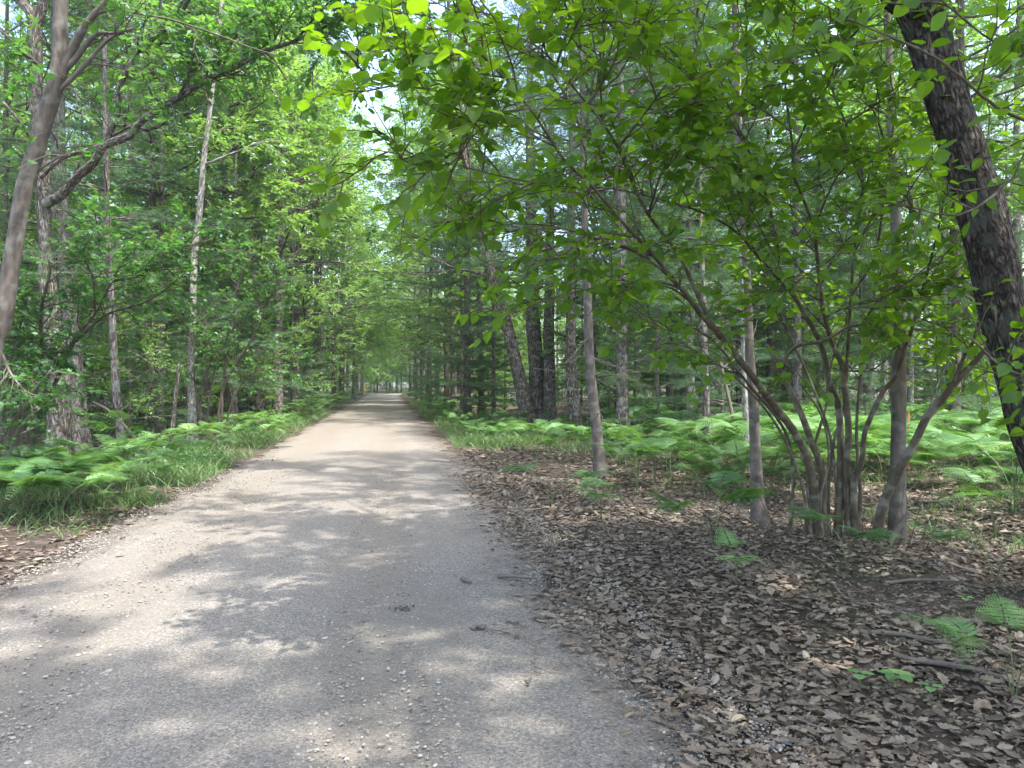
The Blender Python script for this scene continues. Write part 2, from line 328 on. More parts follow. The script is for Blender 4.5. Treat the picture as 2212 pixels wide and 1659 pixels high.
# ------------------------------------------------------------------ branch growing
def grow(p0, d0, L, n, rng, wob=.12, up=.0):
    pts = [np.asarray(p0, float)]; d = unit(d0); st = L / (n - 1)
    for _ in range(n - 1):
        d = unit(d + rng.normal(0, wob, 3) + np.array([0, 0, up])); pts.append(pts[-1] + d * st)
    return np.array(pts)
def side_dir(d, rng, ang, flat=1.0):
    """a direction that leaves d by about ang radians, pressed towards the horizontal by flat<1"""
    r = rng.normal(0, 1, 3); r[2] *= flat; r = r - d * np.dot(r, d); r = unit(r)
    return unit(d * math.cos(ang) + r * math.sin(ang))
class Leaves:
    def __init__(s): s.p = []; s.d = []; s.n = []; s.s = []
    def along(s, pts, k, size, rng, droop=.25, tilt=.45, f0=.15, spread=.9):
        """k leaves along a twig, to both sides, blades roughly level"""
        m = len(pts); f = f0 + (1 - f0) * (np.arange(k) + rng.random(k) * .6) / k; f = np.clip(f, 0, 1) * (m - 1)
        i = np.minimum(f.astype(int), m - 2); q = pts[i] + (pts[i + 1] - pts[i]) * (f - i)[:, None]
        d = unit(pts[i + 1] - pts[i]); hz = np.cross(d, [0, 0, 1.]); hz = unit(hz + 1e-4)
        sg = np.where(np.arange(k) % 2 == 0, 1, -1)[:, None]
        dd = d * .7 + hz * sg * spread + rng.normal(0, .25, (k, 3)); dd[:, 2] -= droop
        nn = np.tile([0, 0, 1.], (k, 1)) + rng.normal(0, tilt, (k, 3))
        s.p.append(q + dd * .01); s.d.append(dd); s.n.append(nn); s.s.append(size * rng.uniform(.45, 1.2, k))
    def into(s, B, T):
        if not s.p: return
        p_, d_, n_, z_ = (np.concatenate(v) for v in (s.p, s.d, s.n, s.s)); c_ = RNG.integers(0, 3, len(p_)) if len(T[0]) > 4 else np.zeros(len(p_), int)
        for k in range(3):
            m_ = c_ == k; T2 = T[0].copy(); T2[:, 2] += [0, -.28, .22][k] * T2[:, 0] ** 2 + [0, .25, -.2][k] * T2[:, 1] ** 2 * 2
            scatter(B, (T2, T[1]), p_[m_], d_[m_], n_[m_], z_[m_], None, RNG.uniform(.72, 1.15, m_.sum()))

def decid_crown(TB, LV, rng, trunk, rad, z0, crown_r, nlimb, lsize, leaves_per_twig=9, nsub=6, ntwig=4, limb_el=(.1, 1.1), aim=None, twigs=True, ltop=.35):
    """limbs, branches, twigs and leaves on the part of a trunk above z0"""
    zs = trunk[:, 2]; H = zs[-1]
    for k in range(nlimb):
        f = (k + rng.random() * .7) / nlimb; z = z0 + (H - z0) * f * .97
        i = min(np.searchsorted(zs, z), len(trunk) - 1); p = trunk[i]; r = rad[i]
        az = k * 2.4 + rng.normal(0, .4); el = limb_el[0] + (limb_el[1] - limb_el[0]) * f + rng.normal(0, .12)
        prof = (1 - .55 * f) * (.75 + .25 * math.sin(min(1, f * 3) * pi / 2)); L = crown_r * prof * rng.uniform(.75, 1.2)
        d = np.array([math.cos(az) * math.cos(el), math.sin(az) * math.cos(el), math.sin(el)])
        if aim is not None: d = unit(d + np.asarray(aim) * rng.uniform(.2, .9))
        lp = grow(p, d, L, 9, rng, .13, .03); lr = np.linspace(max(.012, min(r * .55, .02 + L * .011)), .009, 9)
        tube(TB, lp, lr, 5, seed=k)
        branch_out(TB, LV, rng, lp, lr, L, nsub, ntwig, lsize, leaves_per_twig, twigs)
    branch_out(TB, LV, rng, trunk[-4:], rad[-4:], crown_r * .6, nsub, ntwig, lsize, leaves_per_twig, twigs, f0=.2)
def branch_out(TB, LV, rng, lp, lr, L, nsub, ntwig, lsize, lpt, twigs=True, f0=.25, flat=.45, sublen=.4, twl=.5, up=.01, droop=.22, tilt=.38):
    for j in range(nsub):
        f = f0 + (1 - f0) * (j + rng.random() * .8) / nsub; fi = f * (len(lp) - 1); i = min(int(fi), len(lp) - 2)
        p = lp[i] + (lp[i + 1] - lp[i]) * (fi - i); d = unit(lp[i + 1] - lp[i])
        l2 = max(.35, L * sublen * (1.15 - .6 * f)) * rng.uniform(.7, 1.2)
        sp = grow(p, side_dir(d, rng, rng.uniform(.5, 1.0), flat), l2, 6, rng, .16, up)
        tube(TB, sp, np.linspace(max(.006, lr[i] * .5), .004, 6), 4, cap=False, seed=j)
        for q in range(ntwig):
            g = .2 + .8 * (q + rng.random()) / ntwig; gi = min(int(g * 5), 4)
            tp = grow(sp[gi], side_dir(unit(sp[gi + 1] - sp[gi]), rng, rng.uniform(.4, 1.0), flat), twl * rng.uniform(.6, 1.3), 4, rng, .18, 0)
            if twigs: tube(TB, tp, np.linspace(.0045, .002, 4), 3, cap=False)
            LV.along(tp, lpt, lsize, rng, droop, tilt)

NEEDLE_V = None
def tufts(B, pos, dr, rng, per=9, ln=.10, wd=.005):
    """needle tufts: thin triangles fanned about each twig direction"""
    pos = np.repeat(np.asarray(pos), per, 0); d = np.repeat(unit(dr), per, 0); n = len(pos)
    d = unit(d * .75 + rng.normal(0, .55, (n, 3))); L = ln * rng.uniform(.7, 1.2, n)[:, None]
    s = unit(np.cross(d, rng.normal(0, 1, (n, 3)))) * wd * .5
    V = np.stack([pos - s, pos + s, pos + d * L + np.array([0, 0, -.012])], 1).reshape(-1, 3)
    B.add(V, [np.arange(n * 3).reshape(-1, 3)], tint=np.repeat(rng.random(n), 3))
def pine_branch(TB, NB, rng, p, d, L, r, live=True, per=9, dens=1.0, ln=.10, wd=.006, drop=-.012):
    bp = grow(p, d, L, 9, rng, .05, drop); br = np.linspace(r, .004, 9); tube(TB, bp, br, 5, cap=False, mi=0)
    pos = []; dr = []
    nt = max(3, int(L / .17 * dens))
    for k in range(nt):
        f = .22 + .78 * (k + rng.random() * .5) / nt; fi = f * 8; i = min(int(fi), 7); q = bp[i] + (bp[i + 1] - bp[i]) * (fi - i); dd = unit(bp[i + 1] - bp[i])
        sg = 1 if k % 2 else -1; hz = unit(np.cross(dd, [0, 0, 1.]) + 1e-5)
        sd = unit(dd * .75 + hz * sg * .8 + rng.normal(0, .12, 3) + np.array([0, 0, .06])); l2 = (.22 + .32 * L * (1 - f)) * rng.uniform(.7, 1.15)
        if not live:
            if rng.random() < .7: tube(TB, grow(q, sd, l2 * .8, 4, rng, .2, 0), np.linspace(.005, .002, 4), 3, cap=False)
            continue
        tw = q + sd * np.linspace(.25, 1, max(2, int(l2 / .075)))[:, None] * l2; pos.append(tw); dr.append(np.repeat(sd[None], len(tw), 0))
        tube(TB, np.array([q, q + sd * l2]), [.005, .002], 3, cap=False)
        nt2 = int(l2 / .16)
        for m in range(nt2):
            s2 = 1 if m % 2 else -1; h2 = unit(np.cross(sd, [0, 0, 1.]) + 1e-5); d3 = unit(sd + h2 * s2 * .8 + np.array([0, 0, .1])); c = q + sd * l2 * (.3 + .6 * m / max(1, nt2)); l3 = l2 * .35
            t3 = c + d3 * np.linspace(.4, 1, 3)[:, None] * l3; pos.append(t3); dr.append(np.repeat(d3[None], 3, 0))
    if pos: tufts(NB, np.concatenate(pos), np.concatenate(dr), rng, per, ln, wd)
def pine_crown(TB, NB, rng, trunk, rad, z0, zdead, Lmax, step=.55, per=8, dens=1.0, nper=5, wd=.006, ln=.10, open_=None):
    """whorls up a trunk; dead and bare between zdead and z0. open_: an azimuth kept bare (towards the road)"""
    zs = trunk[:, 2]; H = zs[-1]; z = zdead
    while z < H - .2:
        i = min(np.searchsorted(zs, z), len(trunk) - 1); f = max(0, (z - z0) / (H - z0)); live = z >= z0
        for k in range(nper if live else 3):
            az = rng.random() * 2 * pi; el = .02 + .7 * f + rng.normal(0, .07); L = Lmax * (1 - f) ** .8 * rng.uniform(.65, 1.1) + .35
            if not live: L = rng.uniform(.4, 1.3); el = rng.normal(-.1, .15)
            d = np.array([math.cos(az) * math.cos(el), math.sin(az) * math.cos(el), math.sin(el)])
            pine_branch(TB, NB, rng, trunk[i], d, L, min(.03, .006 + .007 * L) if live else .008, live, per, dens, ln, wd)
        z += step * rng.uniform(.75, 1.25) * (1 if live else .8)
    pine_branch(TB, NB, rng, trunk[-1] - [0, 0, .3], (0, 0, 1), .8, .015, True, per, dens, ln, wd)

def straight_trunk(H, r, rng, lean=(0, 0), wob=.02, n=16, flare=.45):
    z = np.linspace(-.1, H, n); x = lean[0] * z + wob * H * .3 * np.sin(z / H * 3 + rng.random() * 6) * (z / H); y = lean[1] * z + wob * H * .3 * np.sin(z / H * 2.4 + rng.random() * 6) * (z / H)
    rad = r * (1 - .85 * np.clip(z, 0, None) / H) * (1 + flare * np.exp(-np.clip(z, 0, None) / .25)); return np.stack([x, y, z], -1), np.maximum(rad, .008)
def add_part(root, name, B, mats, smooth=True, label=None):
    o = put(name, B.mesh(name, mats, smooth), root)
    if label: o['label'] = label
    return o

#__REST__
# ------------------------------------------------------------------ trees traced in their real places
def trace(pp, Y, H=None, n=44, base=True, ext=(0, 0), rtop=.03):
    """frame points (x, y, width[, depth]) of a stem at depth Y -> 3-D line and radii; H: carry it on up to that height"""
    a = []
    for q in pp:
        d = q[3] if len(q) > 3 else Y
        a.append([*P(q[0], q[1], d), q[2] / 2 / F * d])
    a = np.array(a)
    if base: a[0, 2] = float(gz(a[0, 0], a[0, 1])) - .06
    if H is not None and H > a[-1, 2]:
        d = unit(a[-1, :3] - a[-2, :3]); top = a[-1].copy(); k = max(2, int((H - top[2]) / 2.5)); z0 = top[2]
        for i in range(1, k + 1):
            f = i / k; zz = z0 + (H - z0) * f; dz = zz - z0; lean = (1 - .5 * f)
            a = np.vstack([a, [top[0] + (d[0] / max(d[2], .3) * lean + ext[0]) * dz, top[1] + (d[1] / max(d[2], .3) * lean + ext[1]) * dz, zz, top[3] + (rtop - top[3]) * f]])
    s = smooth_line(a, n); return s[:, :3], np.maximum(s[:, 3], .003)
def flare(p, r, amt=.4, h=.25):
    return r * (1 + amt * np.exp(-np.clip(p[:, 2] - p[0, 2], 0, None) / h))

def finish_tree(name, base, label, cat, TB, bark, LB=None, leafm=None, crown='crown', group=None, extra=()):
    root = empty(name, base); tag(root, label, cat, group)
    put('trunk', TB.mesh('trunk', bark, origin=base), root)
    if LB is not None and LB.V: put(crown, LB.mesh('crown', leafm, False, origin=base), root)
    for nm, b2, m2, lab in extra:
        o = put(nm, b2.mesh(nm, m2, nm not in ('needles', 'leaves'), origin=base), root)
        if lab: o['label'] = lab
    return root

# --- big oak by the left verge with the long limb over the road
rng = np.random.default_rng(11)
TB, LB, LV = MB(), MB(), Leaves()
p, r = trace([(128, 1005, 66), (130, 960, 52), (127, 860, 45), (127, 785, 38), (117, 735, 37), (110, 670, 36), (103, 586, 34), (100, 500, 32), (93, 415, 30), (88, 333, 27), (79, 250, 26), (78, 167, 25), (76, 67, 27)], 14.9, 9.3, 160)
base = p[0].copy(); tube(TB, p, r, 56, .05, ridge=.05)
fk1, fr1 = trace([(78, 60, 24), (66, 27, 22), (43, 0, 22)], 14.9, 16, 24, False, rtop=.04); tube(TB, fk1, fr1, 12)
fk2, fr2 = trace([(78, 60, 20), (86, 35, 20), (94, 0, 19)], 14.9, 17, 24, False, rtop=.04); tube(TB, fk2, fr2, 12)
for fp, fr in ((fk1, fr1), (fk2, fr2)): decid_crown(TB, LV, rng, fp, fr, 10, 4.5, 10, .15, 9, 6, 4)
limbs = []
def limb(pp, Y, k, sub=14, ntw=4, lpt=8, f0=.3, leaf=True, ls=.155, bark=True):
    lp, lr = trace(pp, Y, None, 36, False); lr = lr * .86; b2 = MB(); tube(b2, lp, lr, 10, .06, seed=k)
    if leaf: branch_out(b2, LV, rng, lp, lr, 3.0, sub, ntw, ls, lpt, True, f0, .8, .42, .5, .0, .35, .5)
    return b2
L1 = limb([(100, 440, 24, 14.8), (140, 415, 23, 14.6), (165, 382, 21, 14.4), (200, 355, 20, 14.2), (220, 320, 20, 14), (243, 307, 19, 13.9), (280, 294, 18, 13.7), (300, 267, 17, 13.6), (333, 243, 17, 13.5), (385, 212, 16, 13.3), (433, 180, 15, 13.1), (485, 156, 14, 13), (535, 130, 13, 12.8), (585, 106, 11, 12.7), (635, 90, 9, 12.6), (685, 66, 8, 12.5), (737, 42, 7, 12.5), (800, 20, 5, 12.4)], 14, 1, 26, 5, 8, .42)
L2 = limb([(228, 312, 15, 13.95), (240, 277, 15, 13.9), (253, 247, 15, 13.8), (256, 207, 14, 13.7), (267, 167, 13, 13.6), (293, 123, 13, 13.5), (327, 87, 12, 13.4), (357, 53, 11, 13.4), (390, 27, 10, 13.3), (420, -20, 9, 13.2), (470, -90, 6, 13.1)], 13.5, 2, 18, 5, 8, .4)
L3 = limb([(88, 385, 8, 14.7), (133, 343, 9, 14.4), (200, 320, 9, 14.2), (240, 305, 9, 14), (293, 283, 9, 13.9), (333, 277, 9, 13.8), (367, 260, 9, 13.7), (420, 240, 8, 13.6)], 14, 3, 3, 2, 2, .7)
L4 = limb([(150, 400, 8, 14.6), (190, 330, 6, 14.3), (300, 262, 7, 14), (330, 250, 4, 13.9)], 14, 4, 3, 3, 4, .6)
L5 = limb([(685, 66, 7, 12.5), (737, 113, 7, 12.4), (778, 103, 7, 12.3), (818, 83, 6, 12.2), (870, 90, 5, 12.1), (920, 97, 3, 12)], 12.3, 5, 16, 5, 9, .1)
for (a, b, c) in (((585, 106), (640, 20), 12.6), ((480, 158), (520, 60), 13), ((385, 212), (450, 120), 13.2), ((640, 88), (760, -40), 12.4), ((737, 42), (860, -30), 12.3)):
    lp, lr = trace([(*a, 6, c), ((a[0] + b[0]) / 2 - 8, (a[1] + b[1]) / 2, 5, c - .2), (*b, 3, c - .3)], c, None, 12, False)
    tube(L1, lp, lr, 6); branch_out(L1, LV, rng, lp, lr, 2.2, 9, 5, .155, 8, True, .2, .8, .42, .5, 0, .35, .5)
for (a, b, c) in (((88, 150), (30, 95), 14.6), ((70, 137), (-30, 40), 14.4), ((78, 320), (0, 212), 14.3)):
    lp, lr = trace([(*a, 9, 14.9), ((a[0] + b[0]) / 2 + 6, (a[1] + b[1]) / 2, 7, c), (*b, 5, c)], c, None, 10, False); tube(TB, lp, lr, 7); branch_out(TB, LV, rng, lp, lr, 2, 5, 3, .15, 5)
LV.into(LB, OAK)
finish_tree('oak_tree', base, 'tall oak with pale patchy trunk and a long dark limb reaching over the road', 'tree', TB, M['oakbark'], LB, M['oakleaf'],
            extra=[('limb', b, M['oakbark'], None) for b in (L1, L2, L3, L4, L5)])

# --- smooth-barked tree leaning in at the left edge
rng = np.random.default_rng(12); TB, LB, LV = MB(), MB(), Leaves()
p, r = trace([(-60, 1190, 44), (-35, 900, 37), (-9, 727, 34), (7, 687, 34), (22, 587, 33), (35, 513, 33), (52, 413, 33), (75, 340, 34), (92, 270, 35), (112, 210, 35), (124, 165, 30), (129, 100, 29), (131, 0, 28)], 7.2, 11, 60, rtop=.02)
tube(TB, p, flare(p, r), 18, .04); base = p[0].copy()
lp, lr = trace([(133, 165, 20), (146, 128, 19), (156, 100, 18), (175, 77, 17), (190, 43, 15), (213, 20, 13), (240, -20, 11)], 7.2, 9, 26, False, rtop=.02); tube(TB, lp, lr, 12); decid_crown(TB, LV, rng, lp, lr, 6, 2.2, 6, .12, 7, 5, 3)
for pp in ([(125, 200, 10), (150, 175, 11), (185, 140, 10), (205, 115, 9), (240, 82, 8), (290, 60, 7)], [(133, 160, 13), (165, 125, 13), (205, 75, 12), (240, 72, 7), (285, 68, 5)], [(213, 28, 8), (252, 19, 6), (300, 30, 5), (360, 40, 5), (416, 57, 4), (483, 80, 4), (533, 100, 3), (600, 120, 2)],
           [(120, 200, 5), (150, 190, 5), (175, 212, 4), (200, 222, 3), (225, 258, 2)], [(80, 370, 5), (110, 350, 5), (140, 335, 4), (185, 325, 3)]):
    lp, lr = trace(pp, 7.2, None, 20, False); tube(TB, lp, lr, 7, .08); branch_out(TB, LV, rng, lp, lr, 1.2, 5, 2, .10, 2, True, .35)
for (x, y) in ((60, 190), (20, 250), (140, 170), (95, 285), (10, 210), (150, 350), (170, 185), (60, 60), (180, 10), (150, 30), (300, 10)):
    a = P(x, y, 7.0); tp = grow(a, unit(rng.normal(0, 1, 3) * [1, 1, .3]), .5, 4, rng, .2); tube(TB, tp, np.linspace(.004, .002, 4), 3); LV.along(tp, 7, .12, rng, .2, .4)
decid_crown(TB, LV, rng, p, r, 6.2, 2.6, 9, .13, 7, 5, 3); LV.into(LB, MAPLE)
finish_tree('maple_tree', base, 'slim smooth-barked tree leaning inward across the top left corner', 'tree', TB, M['smoothbark'], LB, M['mapleleaf'])

# --- big furrowed oak leaning in at the right edge
rng = np.random.default_rng(13); TB, LB, LV = MB(), MB(), Leaves()
p, r = trace([(2385, 1315, 150), (2310, 1100, 118), (2250, 960, 112), (2205, 800, 108), (2168, 680, 104), (2142, 547, 102), (2123, 467, 103), (2083, 333, 97), (2048, 223, 95), (2008, 90, 93), (1973, 0, 92), (1930, -120, 88)], 5.2, 10.5, 280, ext=(.22, -.05), rtop=.07)
tube(TB, p, r * .9, 88, .03, ridge=.06); base = p[0].copy()
decid_crown(TB, LV, rng, p, r, 6.5, 5.0, 18, .16, 10, 7, 4, aim=(-.3, .1, .3)); LV.into(LB, KITE)
finish_tree('oak_tree', base, 'thick dark furrowed oak trunk leaning in along the right edge', 'tree', TB, M['shadebark'], LB, M['oakleaf'])

# --- trunks of the left side
def trunk_tree(name, label, cat, pp, Y, H, bark, kind, seed, z0=5, cr=3, nl=10, ls=.16, lt=KITE, leafm='oakleaf', zdead=1.2, Lmax=2.2, ns=14, rough=.04, group=None, fl=.25, dead=0):
    rng = np.random.default_rng(seed); TB, LB, LV = MB(), MB(), Leaves()
    p, r = trace(pp, Y, H, 44); r = flare(p, r, fl); tube(TB, p, r, ns, rough, seed=seed); base = p[0].copy()
    if kind == 'pine': pine_crown(TB, LB, rng, p, r, z0, zdead, Lmax, .6, 7, .9); mat = M['needle']
    elif kind == 'decid': decid_crown(TB, LV, rng, p, r, z0, cr, nl, ls, 8, 6, 4); LV.into(LB, lt); mat = M[leafm]
    else: mat = M['oakleaf']
    for k in range(dead):
        z = rng.uniform(.5, 3.6); i = min(np.searchsorted(p[:, 2], z), len(p) - 1); az = rng.random() * 6.3
        lp = grow(p[i], (math.cos(az), math.sin(az) - .3, rng.uniform(-.35, .3)), rng.uniform(.6, 1.7), 7, rng, .14, .0); tube(TB, lp, np.linspace(.011, .003, 7), 4)
        for q in range(4):
            j = rng.integers(1, 6); tube(TB, grow(lp[j], side_dir(unit(lp[j] - lp[j - 1]), rng, .8, .6), rng.uniform(.2, .6), 4, rng, .2), np.linspace(.005, .0015, 4), 3)
    return finish_tree(name, base, label, cat, TB, M[bark], LB, mat, group=group)
trunk_tree('pine_tree', 'thick grey pine trunk standing just behind the pale patchy oak', 'tree', [(172, 985, 48), (168, 900, 36), (163, 800, 33), (155, 700, 31), (142, 580, 30), (132, 450, 30), (126, 330, 29), (124, 200, 27)], 16.6, 15, 'pinebark', 'pine', 21, 4.8, zdead=1.0, Lmax=2.6, dead=10)
trunk_tree('pine_tree', 'slender pale pine trunk with bare dead side twigs, right of the big oak at left', 'tree', [(263, 992, 21), (259, 920, 17), (251, 853, 16), (248, 786, 16), (245, 736, 15), (238, 620, 14), (235, 553, 13), (232, 440, 12)], 15.6, 12, 'pinebark', 'pine', 22, 3.6, zdead=.8, Lmax=2.0, dead=14)
trunk_tree('oak_tree', 'straight slim pale trunk rising behind the clump of thin shrub stems', 'tree', [(415, 966, 21), (415, 853, 17), (413, 786, 16), (415, 720, 15), (418, 620, 14), (420, 553, 14), (430, 467, 13), (437, 383, 12), (443, 317, 11), (452, 250, 10)], 18.5, 17, 'palesunbark', 'decid', 23, 6.5, 3.4, 12, leafm='farleaf')
trunk_tree('dead_tree', 'short leaning dead snag left of the thin shrub stems', 'dead tree', [(370, 980, 9), (373, 920, 9), (380, 853, 8), (387, 786, 7)], 16.8, None, 'oakbark', 'none', 24, dead=2)
trunk_tree('oak_tree', 'dark thick trunk right at the left verge, the leftmost of a pair by the road', 'tree', [(568, 912, 26), (558, 853, 22), (553, 803, 20), (550, 700, 18), (548, 560, 16)], 30.5, 19, 'oakbark', 'decid', 25, 6, 4.5, 12, leafm='farleaf')
trunk_tree('oak_tree', 'straight grey-brown trunk beside the road, right-hand one of the verge pair', 'tree', [(600, 912, 25), (600, 820, 21), (600, 736, 20), (602, 650, 19), (604, 586, 18), (606, 450, 15)], 30.0, 20, 'oakbark', 'decid', 26, 6.5, 4.5, 13, leafm='farleaf')
trunk_tree('birch_tree', 'white sunlit trunk behind the verge pair of dark trunks', 'tree', [(633, 866, 17), (634, 753, 15), (638, 686, 14), (637, 620, 14), (634, 553, 12), (632, 400, 9)], 38, 20, 'palesunbark', 'decid', 27, 7, 4.2, 12, leafm='farleaf')
trunk_tree('oak_tree', 'thin bare pole-like trunk just left of the dark verge pair', 'tree', [(541, 912, 9), (543, 853, 8), (546, 803, 8), (545, 650, 6)], 30.8, 12, 'oakbark', 'decid', 28, 6, 2.2, 8, leafm='farleaf')

# --- trunks of the right side
trunk_tree('oak_tree', 'oak trunk leaning left over the verge beside twin dark trunks', 'tree', [(1142, 924, 40), (1134, 870, 32), (1124, 820, 29), (1110, 770, 27), (1097, 713, 26), (1087, 670, 25), (1076, 640, 24), (1050, 540, 20)], 27.5, 18, 'oakbark', 'decid', 31, 4.8, 5.0, 20, leafm='farleaf')
trunk_tree('oak_tree', 'left trunk of the twin dark oaks behind the leaning one', 'tree', [(1167, 920, 40), (1160, 870, 34), (1158, 786, 33), (1153, 720, 32), (1150, 646, 30), (1148, 500, 26)], 28.6, 19, 'oakbark', 'decid', 32, 5.0, 4.6, 17)
trunk_tree('oak_tree', 'right trunk of the twin dark oaks, slightly thinner', 'tree', [(1190, 922, 33), (1187, 853, 27), (1186, 786, 25), (1186, 720, 24), (1188, 560, 20)], 28.2, 18, 'oakbark', 'decid', 33, 5.0, 4.4, 16)
trunk_tree('oak_tree', 'upright trunk between the twin oaks and the smooth slim trunk', 'tree', [(1243, 945, 34), (1237, 853, 27), (1234, 786, 24), (1233, 713, 22), (1234, 560, 19)], 22.5, 17, 'oakbark', 'pine', 34, 3.7, zdead=2.2, Lmax=3.8)
trunk_tree('pine_tree', 'smooth grey-brown slim trunk rising from the leaf litter, right of the road', 'tree', [(1299, 1034, 31), (1293, 980, 25), (1284, 886, 22), (1277, 820, 21), (1273, 753, 20), (1271, 686, 19), (1265, 560, 16), (1262, 420, 13)], 12.5, 15, 'smoothbark', 'pine', 35, 3.5, zdead=1.4, Lmax=3.9, dead=9)
trunk_tree('oak_tree', 'thin straight pole trunk in the grass left of the leaning oak', 'tree', [(1067, 905, 8), (1067, 840, 7), (1067, 773, 6), (1066, 600, 5)], 33, 10, 'oakbark', 'decid', 36, 4.5, 2, 8, leafm='farleaf')
trunk_tree('oak_tree', 'tall pale trunk with a long bare bent branch pointing at the road', 'tree', [(985, 884, 12), (978, 780, 9), (975, 740, 9), (969, 686, 9), (966, 630, 9), (962, 560, 8)], 46, 20, 'palesunbark', 'decid', 37, 8, 4.2, 11, leafm='farleaf')
trunk_tree('pine_tree', 'dark pole trunk with bare snapped twigs, left of the hazel clump', 'tree', [(1530, 1004, 19), (1525, 870, 17), (1519, 720, 16), (1516, 590, 14), (1512, 450, 11)], 14.3, 9, 'pinebark', 'pine', 38, 3.2, zdead=.7, Lmax=2.1, dead=10)
trunk_tree('cherry_tree', 'straight dark trunk directly left of the hazel clump', 'tree', [(1646, 1136, 36), (1638, 1100, 30), (1632, 986, 24), (1627, 853, 21), (1620, 786, 20), (1616, 653, 17), (1612, 573, 16), (1605, 500, 15), (1598, 380, 14), (1593, 250, 13), (1588, 80, 12)], 8.2, 14, 'smoothbark', 'decid', 39, 7, 5.2, 20, .15, ns=18)
trunk_tree('birch_tree', 'white sunlit trunk showing behind the dark one left of the hazel', 'tree', [(1612, 1030, 16), (1612, 950, 15), (1610, 850, 15), (1606, 700, 13)], 12.8, 12, 'palesunbark', 'decid', 40, 5.5, 2.6, 9)
trunk_tree('dead_tree', 'crooked thin dead stem left of the white trunk', 'dead tree', [(1592, 1014, 9), (1585, 920, 9), (1578, 880, 8), (1560, 800, 8), (1552, 770, 6)], 13.8, None, 'deadwood', 'none', 41, dead=4)
trunk_tree('maple_tree', 'straight grey trunk just right of the hazel clump', 'tree', [(1938, 1172, 38), (1938, 1100, 32), (1941, 880, 30), (1942, 790, 29), (1942, 686, 27), (1938, 553, 24), (1932, 400, 20), (1925, 250, 17), (1920, 100, 14)], 7.45, 13, 'smoothbark', 'decid', 42, 7, 3.0, 10, .15, ns=18)
# bent bare branch of the tall pale trunk
rng = np.random.default_rng(50)

